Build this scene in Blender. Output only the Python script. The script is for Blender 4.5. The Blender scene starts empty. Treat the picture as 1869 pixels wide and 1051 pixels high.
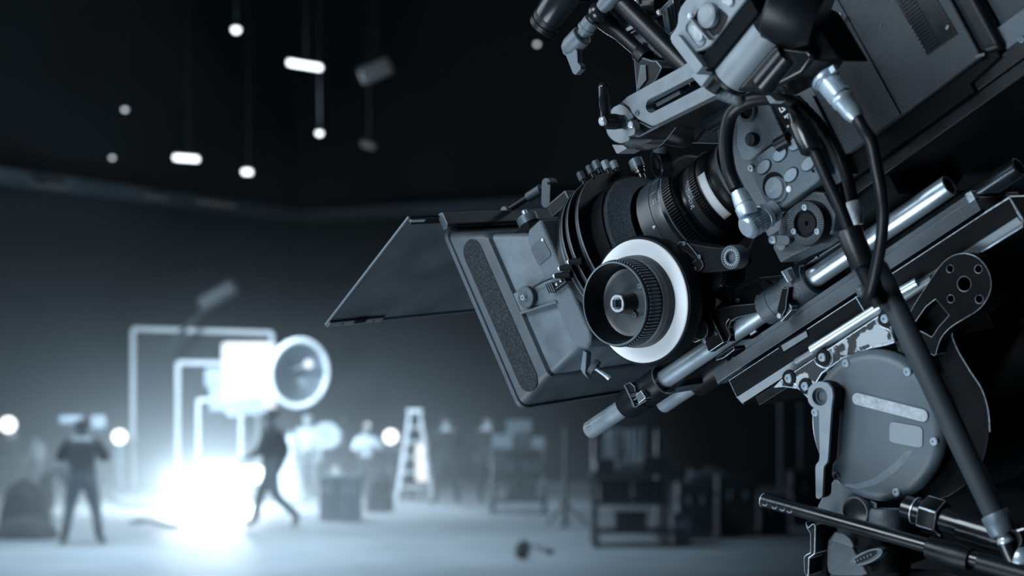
import bpy, bmesh, math, random
from mathutils import Vector, Matrix, geometry
random.seed(7)
S = bpy.context.scene
COL = S.collection
# ------------------------------------------------------------------ photo camera
FPX, CX, YH, CAMH = 3000.0, 934.5, 735.0, 2.05     # focal length and horizon in photo pixels, lens height
cd = bpy.data.cameras.new('photo_camera'); cam = bpy.data.objects.new('photo_camera', cd); COL.objects.link(cam)
cam.location = (0, 0, CAMH); cam.rotation_euler = (math.pi/2, 0, 0)
cd.sensor_width = 36; cd.lens = FPX/1869*36; cd.shift_y = (YH-525.5)/1869
cd.clip_start = .05; cd.clip_end = 200
cd.dof.use_dof = True; cd.dof.focus_distance = 1.27; cd.dof.aperture_fstop = 7.5
S.camera = cam
S.view_settings.view_transform = 'Standard'; S.view_settings.look = 'None'
S.view_settings.exposure = 0.0; S.view_settings.gamma = 1.0; S.view_settings.use_curve_mapping = False
w = bpy.data.worlds.new('dark_studio'); S.world = w; w.use_nodes = True
w.node_tree.nodes['Background'].inputs[0].default_value = (.25, .55, .9, 1)
w.node_tree.nodes['Background'].inputs[1].default_value = .0006
def area(name, loc, aim, size, power, col=(.76, .89, 1), sy=None, spread=None):
    d = bpy.data.lights.new(name, 'AREA'); d.energy = power; d.color = col; d.shape = 'RECTANGLE'; d.size = size; d.size_y = sy or size
    if spread: d.spread = math.radians(spread)
    o = bpy.data.objects.new(name, d); COL.objects.link(o); o.location = loc
    o.rotation_euler = (Vector(aim)-Vector(loc)).to_track_quat('-Z', 'Y').to_euler(); return o
def spot(name, loc, aim, power, ang, blend=.5, r=.1, col=(.82, .92, 1)):
    d = bpy.data.lights.new(name, 'SPOT'); d.energy = power; d.color = col; d.spot_size = math.radians(ang); d.spot_blend = blend; d.shadow_soft_size = r
    o = bpy.data.objects.new(name, d); COL.objects.link(o); o.location = loc
    o.rotation_euler = (Vector(aim)-Vector(loc)).to_track_quat('-Z', 'Y').to_euler(); return o
def point(name, loc, power, r=.3, col=(.75, .9, 1)):
    d = bpy.data.lights.new(name, 'POINT'); d.energy = power; d.color = col; d.shadow_soft_size = r
    o = bpy.data.objects.new(name, d); COL.objects.link(o); o.location = loc; return o
area('key_softbox', (-1.75, .1, 3.1), (.08, 1.34, 2.1), 1.0, 45, sy=1.0)
area('side_fill', (-1.85, 1.75, 2.75), (.1, 1.35, 2.1), 1.7, 20, sy=1.1)  # unseen area lamp added so the rods catch highlights
area('low_fill', (-1.25, .55, .75), (-.12, 1.5, 2.15), 1.2, 9, spread=80)  # unseen low lamp added in place of floor bounce, lifts the flag underside
area('rear_edge_fill', (1.7, 2.9, 3.6), (.3, 1.3, 2.1), .6, 7, sy=.25)  # unseen lamp added for rim highlights on the rig
# the set in the haze
SETX, SETY = -6.1, 33.0
area('set_floor_flood', (SETX, SETY, .5), (-2.5, 0, 2.0), 1.7, 520, col=(.74, .89, 1), sy=.22)
point('set_glow', (-5.7, 32.4, .55), 230, .22, col=(.70, .87, 1))
area('set_overhead_fill', (-5.5, 29, 8.2), (-5, 31, 0), 6, 330, col=(.68, .86, 1), spread=110)  # unseen area lamp added to brighten the set floor
spot('set_floor_fill', (-5.6, 32.5, 8.1), (-5.2, 32.6, 0), 5200, 84, 1.0, .6, col=(.70, .87, 1))  # unseen spot added to whiten the floor around the set
area('floor_wash', (-5.0, 21.5, 9.5), (-4.0, 22.5, 0), 5, 520, col=(.68, .86, 1), spread=75)  # unseen lamp added to brighten the floor towards the camera
area('crew_wash', (2.5, 23, 7.5), (-2.2, 33, 1), 1.5, 110, col=(.70, .87, 1), spread=45)  # unseen lamp added to lift the crew's pale clothes
area('set_front_wash', (-11, 23, 7), (-5.5, 37, .4), 1.5, 330, col=(.70, .87, 1), spread=40)  # unseen lamp added so the white frames show bright

# ------------------------------------------------------------------ rig frame: x forward (lens axis), y up, z away from the viewer, in mm
RF = Matrix(((-0.59785352, -0.38202035, 0.70472095), (0.66978515, 0.24493923, 0.70099403), (-0.44040779, 0.89110338, 0.10943377)))
CAMP = Vector((0, 0, CAMH))
def ray(p): return Vector(((p[0]-CX)/FPX, 1, (YH-p[1])/FPX))
ORG = CAMP + ray((1400, 565))*1.235 + RF.col[2]*.030
RT = RF.transposed()
C0 = RT @ (CAMP-ORG) * 1000
VW = {0: (0, 0, 1), 1: (940, 0, 3.504), 2: (1380, 0, 3.503), 3: (1250, 180, 3.503), 4: (560, 300, 2.19), 5: (980, 260, 3.502), 6: (1000, 420, 2.695),
      7: (1380, 300, 3.503), 8: (1380, 540, 2.057), 9: (1050, 640, 6.182), 10: (1560, 290, 5.838), 11: (1290, 480, 4.043), 12: (1380, 420, 5.8375),
      13: (1220, 0, 5.8375), 14: (1040, 120, 5.8375), 15: (1460, 860, 4.57), 16: (1240, 540, 6.568), 17: (1220, 430, 8.085), 18: (930, 380, 4.775),
      19: (1060, 460, 5.005), 20: (1080, 0, 5.839), 21: (1440, 440, 4.3566), 22: (1440, 620, 3.39), 23: (1540, 140, 5.532), 24: (1290, 180, 8.756),
      25: (940, 0, 7.505), 26: (1660, 0, 8.756), 27: (1460, 940, 8.495), 28: (1380, 120, 7.509), 29: (1190, 290, 6.18)}
def px(k, p): a, b, s = VW[k]; return (a+p[0]/s, b+p[1]/s)
def P3(k, p, z):                     # measured point on the rig plane at depth z
    d = RT @ ray(px(k, p)); t = (z-C0.z)/d.z; q = C0 + d*t
    return Vector((q.x, q.y, z))
def PX3(k, p, x):                    # measured point on the cross-section plane at x
    d = RT @ ray(px(k, p)); t = (x-C0.x)/d.x; return C0 + d*t
def PCYL(k, p, r, y0=105.0):         # measured point on the lens barrel of radius r -> (x, angle)
    d = RT @ ray(px(k, p)); oy = C0.y-y0; oz = C0.z
    a = d.y*d.y+d.z*d.z; b = 2*(oy*d.y+oz*d.z); c = oy*oy+oz*oz-r*r
    D = max(0, b*b-4*a*c); t = (-b-math.sqrt(D))/(2*a); q = C0+d*t
    return q.x, math.atan2(q.y-y0, -q.z)
def L2(k, z, *pts): return [tuple(P3(k, p, z)[:2]) for p in pts]

# ------------------------------------------------------------------ materials
def g(v, t=1.0): return (v*(1-.26*t), v*(1-.03*t), v*(1+.15*t), 1)
def mat(name, col, rough=.5, metal=0.0, bump=None, var=None, spec=.5, emit=None, scratch=0, aniso=0, coat=0):
    m = bpy.data.materials.new(name); m.use_nodes = True; nt = m.node_tree; N = nt.nodes; b = N['Principled BSDF']
    b.inputs['Base Color'].default_value = col; b.inputs['Roughness'].default_value = rough; b.inputs['Metallic'].default_value = metal
    b.inputs['Specular IOR Level'].default_value = spec
    if coat: b.inputs['Coat Weight'].default_value = coat
    if emit: b.inputs['Emission Color'].default_value = (*emit[:3], 1); b.inputs['Emission Strength'].default_value = emit[3]
    tc = N.new('ShaderNodeTexCoord')
    if var:
        n = N.new('ShaderNodeTexNoise'); n.inputs['Scale'].default_value = var[0]; n.inputs['Detail'].default_value = 5
        nt.links.new(tc.outputs['Object'], n.inputs['Vector'])
        r = N.new('ShaderNodeMapRange'); r.inputs['From Min'].default_value = .3; r.inputs['From Max'].default_value = .7
        r.inputs['To Min'].default_value = 1-var[1]; r.inputs['To Max'].default_value = 1+var[1]
        mx = N.new('ShaderNodeMix'); mx.data_type = 'RGBA'; mx.blend_type = 'MULTIPLY'; mx.inputs['Factor'].default_value = 1
        mx.inputs['A'].default_value = col
        nt.links.new(n.outputs['Fac'], r.inputs['Value']); nt.links.new(r.outputs['Result'], mx.inputs['B']); nt.links.new(mx.outputs['Result'], b.inputs['Base Color'])
        r2 = N.new('ShaderNodeMapRange'); r2.inputs['To Min'].default_value = max(0, rough-.12); r2.inputs['To Max'].default_value = min(1, rough+.12)
        nt.links.new(n.outputs['Fac'], r2.inputs['Value']); nt.links.new(r2.outputs['Result'], b.inputs['Roughness'])
    if bump:
        n = N.new('ShaderNodeTexNoise'); n.inputs['Scale'].default_value = bump[0]; n.inputs['Detail'].default_value = bump[2] if len(bump) > 2 else 3
        nt.links.new(tc.outputs['Object'], n.inputs['Vector'])
        bp = N.new('ShaderNodeBump'); bp.inputs['Strength'].default_value = bump[1]; bp.inputs['Distance'].default_value = bump[3] if len(bump) > 3 else .0008
        nt.links.new(n.outputs['Fac'], bp.inputs['Height']); nt.links.new(bp.outputs['Normal'], b.inputs['Normal'])
    if scratch:                      # brushed grain or wear flakes in the metal
        mp = N.new('ShaderNodeMapping'); mp.inputs['Scale'].default_value = (40, 1600, 1600)
        n = N.new('ShaderNodeTexNoise'); n.inputs['Scale'].default_value = 1; n.inputs['Detail'].default_value = 2
        nt.links.new(tc.outputs['Object'], mp.inputs['Vector']); nt.links.new(mp.outputs['Vector'], n.inputs['Vector'])
        bp = N.new('ShaderNodeBump'); bp.inputs['Strength'].default_value = scratch; bp.inputs['Distance'].default_value = .0003
        nt.links.new(n.outputs['Fac'], bp.inputs['Height']); nt.links.new(bp.outputs['Normal'], b.inputs['Normal'])
    return m
def flaked(name, ca, cb, scale, thr, rough=.5):      # paint flaked off down to bare metal
    m = mat(name, ca, rough); nt = m.node_tree; N = nt.nodes; b = N['Principled BSDF']
    tc = N.new('ShaderNodeTexCoord'); n = N.new('ShaderNodeTexNoise'); n.inputs['Scale'].default_value = scale; n.inputs['Detail'].default_value = 8
    nt.links.new(tc.outputs['Object'], n.inputs['Vector'])
    r = N.new('ShaderNodeMapRange'); r.inputs['From Min'].default_value = thr-.01; r.inputs['From Max'].default_value = thr+.01
    mx = N.new('ShaderNodeMix'); mx.data_type = 'RGBA'; mx.inputs['A'].default_value = ca; mx.inputs['B'].default_value = cb
    nt.links.new(n.outputs['Fac'], r.inputs['Value']); nt.links.new(r.outputs['Result'], mx.inputs['Factor']); nt.links.new(mx.outputs['Result'], b.inputs['Base Color'])
    return m
M = {}
M['black'] = mat('black_anodised', g(.008, 1.2), .38, 0, var=(60, .35), bump=(900, .12), spec=.25)
M['barrel'] = mat('black_barrel', g(.04), .34, 0, var=(60, .15), spec=.6)
M['soot'] = mat('sooty_black_paint', g(.005, 1.2), .6, 0, bump=(700, .3), var=(80, .4), spec=.1)
M['blackgloss'] = mat('black_gloss', g(.012), .2, 0, var=(40, .3))
M['blackmatte'] = mat('black_matte', g(.006, 1.2), .7, 0, bump=(500, .2), spec=.1)
M['felt'] = mat('black_felt', g(.055), .95, 0, bump=(2500, 1.0, 6), var=(600, .4), spec=.15)
M['hood'] = mat('hood_charcoal', g(.075), .5, 0, var=(35, .22), bump=(700, .18))
M['hoodpanel'] = mat('worn_grey_panel', g(.13), .48, 0, var=(45, .3), bump=(420, .3, 5))
M['flag'] = mat('flag_sheet', g(.085), .6, 0, var=(22, .25), bump=(240, .25, 6))
M['crinkle'] = mat('crinkle_paint_grey', g(.13), .45, 0, bump=(1100, 1, 3, .0010), var=(30, .12))
M['body'] = mat('body_paint_charcoal', g(.045), .42, 0, bump=(1300, .9, 3, .0010), var=(25, .15))
M['cover'] = mat('cover_grey', g(.115), .42, 0, var=(18, .14), bump=(900, .15))
M['casting'] = mat('casting_grey', g(.08), .5, 0, var=(35, .3), bump=(500, .35))
M['alu'] = mat('satin_aluminium', g(.55, .8), .34, .55, var=(60, .12), scratch=.12)
M['alugrey'] = mat('grey_aluminium', g(.21, .6), .45, .3, var=(90, .12), bump=(1500, .12))
M['steel'] = mat('polished_rod', g(.72, .7), .3, .75, var=(70, .04), scratch=.1)
M['chrome'] = mat('bright_metal', g(.85, .5), .22, .55)
M['wear'] = mat('bare_worn_edge', g(.62, .7), .32, .5, var=(500, .35))
M['edge'] = mat('rubbed_edge', g(.16), .4, .4)
M['white'] = mat('white_marking_plastic', g(.80, .22), .5, 0, var=(20, .02))
M['whiteprint'] = mat('white_print', g(.75, .3), .5)
M['greyprint'] = mat('grey_print', g(.35, .6), .5)
M['rubber'] = mat('cable_rubber', g(.010, 1.1), .36, 0, var=(40, .25), bump=(700, .1), spec=.35)
M['knurl'] = mat('knurled_grey', g(.16), .42, .3, var=(200, .2))
M['button'] = mat('button_rubber', g(.25), .5, 0, var=(80, .08))
M['plastic'] = mat('grey_plastic', g(.13), .42, 0, var=(40, .1), bump=(900, .1))
M['lightgrey'] = mat('light_grey_enamel', g(.27, .7), .42, 0, var=(50, .12), bump=(1200, .12))
M['flaked'] = flaked('flaked_casting', g(.02), g(.42, .45), 60, .5)
M['strutpaint'] = mat('matte_strut_paint', g(.04), .55, 0, var=(30, .1), spec=.3)
M['arcgrey'] = mat('arc_grey', g(.17), .45, 0, var=(60, .2))
M['sticker'] = mat('worn_pale_sticker', g(.42, .5), .5, 0, var=(300, .25))
def velcro():
    m = mat('velcro_hooks', g(.022), .9, spec=.15); nt = m.node_tree; N = nt.nodes; b = N['Principled BSDF']
    tc = N.new('ShaderNodeTexCoord'); vo = N.new('ShaderNodeTexVoronoi'); vo.inputs['Scale'].default_value = 950
    nt.links.new(tc.outputs['Object'], vo.inputs['Vector'])
    bp = N.new('ShaderNodeBump'); bp.inputs['Strength'].default_value = 1; bp.inputs['Distance'].default_value = .001
    nt.links.new(vo.outputs['Distance'], bp.inputs['Height']); nt.links.new(bp.outputs['Normal'], b.inputs['Normal'])
    r = N.new('ShaderNodeMapRange'); r.inputs['To Min'].default_value = .006; r.inputs['To Max'].default_value = .07
    nt.links.new(vo.outputs['Distance'], r.inputs['Value'])
    cb = N.new('ShaderNodeCombineColor')
    for i, k in enumerate((.8, .97, 1.12)):
        mu = N.new('ShaderNodeMath'); mu.operation = 'MULTIPLY'; mu.inputs[1].default_value = k
        nt.links.new(r.outputs['Result'], mu.inputs[0]); nt.links.new(mu.outputs[0], cb.inputs[i])
    nt.links.new(cb.outputs[0], b.inputs['Base Color']); return m
M['velcro'] = velcro()

# ------------------------------------------------------------------ mesh helpers (rig mm)
class MB:
    def __init__(s): s.v = []; s.f = []
    def add(s, v, f): n = len(s.v); s.v += [tuple(p) for p in v]; s.f += [tuple(i+n for i in q) for q in f]; return s
    def prism(s, pts, z0, z1, holes=()):
        A = sum(pts[i][0]*pts[(i+1) % len(pts)][1]-pts[(i+1) % len(pts)][0]*pts[i][1] for i in range(len(pts)))
        pts = list(pts) if A > 0 else list(pts)[::-1]
        n = len(pts)
        if not holes:
            v = [(x, y, z0) for x, y in pts]+[(x, y, z1) for x, y in pts]
            f = [tuple(range(n))[::-1], tuple(range(n, 2*n))]+[(i, (i+1) % n, n+(i+1) % n, n+i) for i in range(n)]
            return s.add(v, f)
        loops = [pts]+[list(h) for h in holes]; flat = [p for l in loops for p in l]; N_ = len(flat)
        tris = geometry.tessellate_polygon([[Vector((x, y, 0)) for x, y in l] for l in loops])
        v = [(x, y, z0) for x, y in flat]+[(x, y, z1) for x, y in flat]; f = []
        for t in tris:
            a, b, c = (Vector(flat[i]).to_3d() for i in t)
            if (b-a).cross(c-a).z < 0: t = (t[0], t[2], t[1])
            f.append((t[2], t[1], t[0])); f.append(tuple(i+N_ for i in t))
        o = 0
        for l in loops:
            m = len(l); B = sum(l[i][0]*l[(i+1) % m][1]-l[(i+1) % m][0]*l[i][1] for i in range(m))
            sgn = 1 if (B > 0) == (o == 0) else -1
            for i in range(m):
                a, b = o+i, o+(i+1) % m; q = (a, b, b+N_, a+N_); f.append(q if sgn > 0 else q[::-1])
            o += m
        return s.add(v, f)
    def box(s, x0, x1, y0, y1, z0, z1):
        v = [(x, y, z) for x in (x0, x1) for y in (y0, y1) for z in (z0, z1)]
        return s.add(v, [(0, 1, 3, 2), (4, 6, 7, 5), (0, 4, 5, 1), (2, 3, 7, 6), (0, 2, 6, 4), (1, 5, 7, 3)])
    def obox(s, c, ax, ay, az):       # box from centre and three half-axis vectors
        c, ax, ay, az = Vector(c), Vector(ax), Vector(ay), Vector(az)
        v = [c+ax*i+ay*j+az*k for i in (-1, 1) for j in (-1, 1) for k in (-1, 1)]
        return s.add(v, [(0, 1, 3, 2), (4, 6, 7, 5), (0, 4, 5, 1), (2, 3, 7, 6), (0, 2, 6, 4), (1, 5, 7, 3)])
    def lathe(s, o, ax, prof, n=48, ref=None):
        o, ax = Vector(o), Vector(ax).normalized()
        r = Vector(ref) if ref else (Vector((0, 1, 0)) if abs(ax.y) < .9 else Vector((1, 0, 0)))
        e1 = (r-ax*r.dot(ax)).normalized(); e2 = ax.cross(e1); v = []; idx = []
        for sx, rr in prof:
            if rr < 1e-6: idx.append([len(v)]*n); v.append(o+ax*sx); continue
            idx.append(list(range(len(v), len(v)+n)))
            v += [o+ax*sx+(e1*math.cos(2*math.pi*i/n)+e2*math.sin(2*math.pi*i/n))*rr for i in range(n)]
        f = []
        for a, b in zip(idx, idx[1:]):
            for i in range(n):
                j = (i+1) % n; q = []
                for t in (a[i], a[j], b[j], b[i]):
                    if t not in q: q.append(t)
                if len(q) > 2: f.append(tuple(q))
        return s.add(v, f)
    def cyl(s, a, b, r, n=28, r2=None):
        a, b = Vector(a), Vector(b); L = (b-a).length; r2 = r if r2 is None else r2
        return s.lathe(a, b-a, [(0, 0), (0, r), (L, r2), (L, 0)], n)
    def ball(s, c, r, n=20, sq=1):
        return s.lathe(c, (0, 0, -1), [(-r*sq*math.cos(math.pi*i/10), r*math.sin(math.pi*i/10)) for i in range(11)], n)
    def tube(s, pts, r, n=14, sub=6, caps=True):
        P = [Vector(p) for p in pts]; Q = []
        if len(P) > 2:
            for i in range(len(P)-1):
                p0 = P[max(i-1, 0)]; p1 = P[i]; p2 = P[i+1]; p3 = P[min(i+2, len(P)-1)]
                for k in range(sub):
                    t = k/sub; Q.append(.5*((2*p1)+(p2-p0)*t+(2*p0-5*p1+4*p2-p3)*t*t+(3*p1-p0-3*p2+p3)*t**3))
            Q.append(P[-1])
        else: Q = P
        rr = r if isinstance(r, (list, tuple)) else [r]*len(P); v = []; f = []; e = None
        for i, p in enumerate(Q):
            t = (Q[min(i+1, len(Q)-1)]-Q[max(i-1, 0)]).normalized()
            if e is None: e = (Vector((0, 0, 1)) if abs(t.z) < .9 else Vector((1, 0, 0)))
            e = (e-t*e.dot(t)).normalized(); b = t.cross(e)
            u = i/max(1, len(Q)-1)*(len(rr)-1); k = min(int(u), len(rr)-2) if len(rr) > 1 else 0
            ra = rr[k]+(rr[k+1]-rr[k])*(u-k) if len(rr) > 1 else rr[0]
            v += [p+(e*math.cos(2*math.pi*j/n)+b*math.sin(2*math.pi*j/n))*ra for j in range(n)]
        m = len(Q)
        for i in range(m-1):
            for j in range(n): f.append((i*n+j, i*n+(j+1) % n, (i+1)*n+(j+1) % n, (i+1)*n+j))
        if caps: f.append(tuple(range(n))[::-1]); f.append(tuple((m-1)*n+j for j in range(n)))
        return s.add(v, f)
    def loft(s, rings, cap0=True, cap1=True):
        n = len(rings[0]); v = [p for r in rings for p in r]; f = []
        for i in range(len(rings)-1):
            for j in range(n): f.append((i*n+j, i*n+(j+1) % n, (i+1)*n+(j+1) % n, (i+1)*n+j))
        if cap0: f.append(tuple(range(n))[::-1])
        if cap1: f.append(tuple((len(rings)-1)*n+j for j in range(n)))
        return s.add(v, f)
def rrect(x, y0, y1, z0, z1, r, n=5):
    out = []
    for cy, cz, a0 in ((y1-r, z1-r, 0), (y0+r, z1-r, -90), (y0+r, z0+r, -180), (y1-r, z0+r, -270)):
        for k in range(n+1):
            a = math.radians(a0+90-90*k/n); out.append((x, cy+r*math.sin(a), cz+r*math.cos(a)))
    return out
def circ(c, r, n=20): return [(c[0]+r*math.cos(2*math.pi*i/n), c[1]+r*math.sin(2*math.pi*i/n)) for i in range(n)]
def stadium(a, b, r, n=10):
    a, b = Vector(a[:2]), Vector(b[:2]); d = (b-a).normalized(); t0 = math.atan2(d.y, d.x); o = []
    for c, s0 in ((b, t0-math.pi/2), (a, t0+math.pi/2)):
        o += [(c.x+r*math.cos(s0+math.pi*k/n), c.y+r*math.sin(s0+math.pi*k/n)) for k in range(n+1)]
    return o
def rpoly(pts, f=.18, n=5):           # traced polygon with rounded corners
    o = []
    for i, p in enumerate(pts):
        a, b = pts[i-1], pts[(i+1) % len(pts)]
        A = (p[0]+(a[0]-p[0])*f, p[1]+(a[1]-p[1])*f); B = (p[0]+(b[0]-p[0])*f, p[1]+(b[1]-p[1])*f)
        for k in range(n+1):
            t = k/n; o.append(((1-t)**2*A[0]+2*t*(1-t)*p[0]+t*t*B[0], (1-t)**2*A[1]+2*t*(1-t)*p[1]+t*t*B[1]))
    return o
def smooth2(pts, it=1):               # corner-cut a traced outline
    for _ in range(it):
        o = []
        for i, p in enumerate(pts):
            q = pts[(i+1) % len(pts)]
            o += [(p[0]*.78+q[0]*.22, p[1]*.78+q[1]*.22), (p[0]*.22+q[0]*.78, p[1]*.22+q[1]*.78)]
        pts = o
    return pts
def mesh_of(name, mb, scale=.001, off=(0, 0, 0), angle=35):
    me = bpy.data.meshes.new(name); o = Vector(off)
    me.from_pydata([((x-o.x)*scale, (y-o.y)*scale, (z-o.z)*scale) for x, y, z in mb.v], [], mb.f)
    bm = bmesh.new(); bm.from_mesh(me); bmesh.ops.recalc_face_normals(bm, faces=bm.faces); bm.to_mesh(me); bm.free()
    me.shade_smooth(); me.set_sharp_from_angle(angle=math.radians(angle)); me.update(); return me
CUR = {}
def thing(name, label, cat, base=(0, 0, 0), group=None):      # a thing of the camera rig: an Empty at its base, in the rig's frame
    o = bpy.data.objects.new(name, None); COL.objects.link(o); o.empty_display_size = .02
    o.matrix_world = Matrix.Translation(ORG+RF@(Vector(base)*.001)) @ RF.to_4x4()
    o['label'] = label; o['category'] = cat
    if group: o['group'] = group
    CUR['o'] = o; CUR['b'] = Vector(base); return o
def part(name, mb, m, parent=None, bev=0, wear=None, label=None, seg=2, angle=35):
    me = mesh_of(name, mb, off=CUR['b'], angle=angle); me.materials.append(M[m])
    o = bpy.data.objects.new(name, me); COL.objects.link(o); o.parent = parent or CUR['o']
    if bev:
        b = o.modifiers.new('bevel', 'BEVEL'); b.width = bev*.001; b.segments = seg; b.limit_method = 'ANGLE'; b.angle_limit = math.radians(35); b.harden_normals = True
        if wear: me.materials.append(M[wear]); b.material = 1
    if label: o['label'] = label
    return o
SCREW = {}
def screw(c, r, m='chrome', ax=(0, 0, -1), parent=None, name='screw', h=None):
    key = (r, m, name, h)
    if key not in SCREW:
        hh = h or r*.5
        mb = MB().lathe((0, 0, 0), (0, 0, 1), [(0, r), (hh*.7, r), (hh, r*.8), (hh, r*.42), (hh*.35, r*.36), (hh*.35, 0)], 14)
        me = mesh_of(name, mb); me.materials.append(M[m]); SCREW[key] = me
    o = bpy.data.objects.new(name, SCREW[key]); COL.objects.link(o); o.parent = parent or CUR['o']
    o.location = (Vector(c)-CUR['b'])*.001; o.rotation_euler = Vector(ax).to_track_quat('Z', 'Y').to_euler(); return o
def knurl_cyl(mb, o, ax, r, L, n=40, d=.5, s0=0):     # knurled grip: cylinder with ridges
    mb.lathe(o, ax, [(s0, 0), (s0, r-d), (s0+L, r-d), (s0+L, 0)], n)
    ax = Vector(ax).normalized(); rf = Vector((0, 1, 0)) if abs(ax.y) < .9 else Vector((1, 0, 0))
    e1 = (rf-ax*rf.dot(ax)).normalized(); e2 = ax.cross(e1)
    for i in range(n):
        a = 2*math.pi*i/n; rad = e1*math.cos(a)+e2*math.sin(a); tan = ax.cross(rad)
        mb.obox(Vector(o)+ax*(s0+L/2)+rad*(r-d*.6), ax*L*.46, tan*(math.pi*r/n*.52), rad*d*.6)
    return mb
TXT = {}
def text2d(s, size):
    if s not in TXT:
        c = bpy.data.curves.new('glyphs', 'FONT'); c.body = s; c.resolution_u = 2
        o = bpy.data.objects.new('glyphs', c); COL.objects.link(o); bpy.context.view_layer.update()
        e = o.evaluated_get(bpy.context.evaluated_depsgraph_get()); me = e.to_mesh()
        TXT[s] = ([tuple(v.co) for v in me.vertices], [tuple(p.vertices) for p in me.polygons])
        e.to_mesh_clear(); bpy.data.objects.remove(o); bpy.data.curves.remove(c)
    V, F = TXT[s]; xs = [v[0] for v in V]; ys = [v[1] for v in V]; cx = (min(xs)+max(xs))/2; cy = (min(ys)+max(ys))/2
    return [((v[0]-cx)*size, (v[1]-cy)*size) for v in V], F
def flat_text(s, size, c, ex, ey, lift=(0, 0, -.12)):
    V, F = text2d(s, size); c, ex, ey = Vector(c)+Vector(lift), Vector(ex).normalized(), Vector(ey).normalized()
    return MB().add([c+ex*x+ey*y for x, y in V], F)
# ================================================================== MATTE BOX
LY = 105.0
thing('matte_box', 'black matte box with raised top flag on the front of the camera lens', 'matte box', (190, 35, 0))
h = MB(); rr = rrect
h.loft([rr(150, 60, 150, -62, 62, 6), rr(229, 41, 202, -72, 72, 6), rr(233.5, 38, 206, -74, 74, 8), rr(234, 35.5, 208, -76.5, 76.5, 9),
        rr(230, 35.5, 207, -76.5, 76.5, 9), rr(229.4, 37.5, 204, -75, 75, 8), rr(195, 43.5, 184, -75, 75, 7), rr(190, 44.5, 180, -74, 74, 6), rr(188, 48, 175, -70, 70, 5)], False, False)
hood = part('front_hood', h, 'hood', angle=50)
h = MB().loft([rr(190, 46, 178, -70.5, 70.5, 5), rr(186, 46, 176.5, -71, 71, 5), rr(154, 50, 158.5, -70, 70, 5), rr(148, 52, 156, -66, 66, 5)], False, True)
side = part('rear_hood', h, 'hoodpanel', angle=40)
v0 = P3(4, (652, 345), -75); v1 = P3(4, (890, 868), -75)
part('velcro_strip', MB().prism(stadium((211.5, 174), (211, 54), 11.2, 14), -75.6, -74.2), 'velcro', hood, label='dark velcro hook strip')
part('filter_stage', MB().prism([(151.5, 58), (151.8, 150), (146, 157.5), (129, 158), (129.5, 95), (129.3, 56), (132, 48), (140, 43.5), (150, 50)], -75, 75), 'crinkle', bev=3.2, seg=4)
part('label_plate', MB().prism(rpoly(L2(18, -75.2, (180, 345), (285, 255), (370, 405), (255, 505))), -75.7, -74.8), 'casting', label='blank grey rounded label plate', bev=.2)
screw(P3(18, (288, 275), -75.6), 1.3, 'whiteprint', name='rivet')
br = part('clamp_bracket', MB().prism(L2(18, -74, (30, 745), (215, 655), (320, 580), (350, 650), (405, 765), (425, 815), (300, 850), (105, 915)), -74, -70), 'hoodpanel', bev=.5, wear='edge')
part('bracket_lip', MB().prism(L2(18, -74.5, (100, 905), (415, 805), (425, 825), (330, 852), (110, 922)), -76.5, -72), 'edge', br)
kc = P3(18, (148, 775), -78)
kn = part('thumb_knob', knurl_cyl(MB(), (kc.x, kc.y, -74), (0, 0, -1), 9.0, 5.5, 44, .35).lathe((kc.x, kc.y, -79.4), (0, 0, -1), [(0, 8.5), (.3, 8.2), (.3, 0)], 40), 'casting', label='round grey thumb knob')
screw((kc.x, kc.y, -79.6), 2.6, 'alu', parent=kn, h=3.4)
part('latch_wire', MB().tube([P3(18, (200, 692), -79), P3(18, (290, 640), -80), P3(18, (395, 600), -81)], .8, 8), 'black')
cl = part('latch_block', MB().prism(L2(18, -81, (318, 668), (468, 598), (492, 640), (352, 742)), -81, -74), 'black', bev=.5, wear='edge')
for p in ((410, 662), (445, 632)): screw(P3(18, p, -81.2), 1.2, 'chrome', parent=cl)
for k in range(4): part('groove_rib', MB().obox(P3(18, (328+k*17, 702-k*6), -81.5), (.45, 0, 0), (0, 4.2, 0), (0, 0, .6)), 'edge', cl)
for a, b_, in (((640, 458), (519, 467)), ((560, 505), (440, 525)), ((540, 575), (397, 590))):
    A, B = P3(18, a, -84), P3(18, b_, -86)
    pn = part('lever_pin', MB().tube([A, A.lerp(B, .5), B], [3.0, 2.7, 2.0], 14), 'blackmatte')
    part('pin_cap', MB().ball(B, 2.1, 14), 'chrome', pn, label='bright metal pin tip')
# ring stack around the lens port
for i, (x0, x1, r) in enumerate(((130, 123, 75.5), (120.5, 117, 78.2), (112.5, 109, 78.6), (101.5, 97.5, 77.4))):
    part('port_ring', MB().lathe((0, LY, 0), (1, 0, 0), [(x1, 62), (x1, r-.6), (x1+.5, r), (x0-.5, r), (x0, r-.6), (x0, 62)], 96), 'black', bev=0)
    part('ring_edge', MB().lathe((0, LY, 0), (1, 0, 0), [(x1+.1, r-.7), (x1-.25, r-.2), (x1+.35, r+.18), (x1+1.1, r-.05)], 96), 'knurl')
part('port_tube', MB().lathe((0, LY, 0), (1, 0, 0), [(140, 60), (140, 70), (98, 70), (98, 64), (90, 64), (84, 64), (84, 60)], 80), 'soot')
part('donut_ring', MB().lathe((0, LY, 0), (1, 0, 0), [(92, 61), (92, 63.5), (85.5, 64), (84.4, 63.6), (84, 62.4), (84, 60)], 80), 'alugrey', label='thin grey metal retaining ring')
part('felt_donut', MB().lathe((0, LY, 0), (1, 0, 0), [(90, 58), (84.5, 62), (81, 61), (77.5, 56), (72, 49), (69, 46.8), (75, 45)], 80), 'felt', label='soft black fabric donut')
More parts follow.
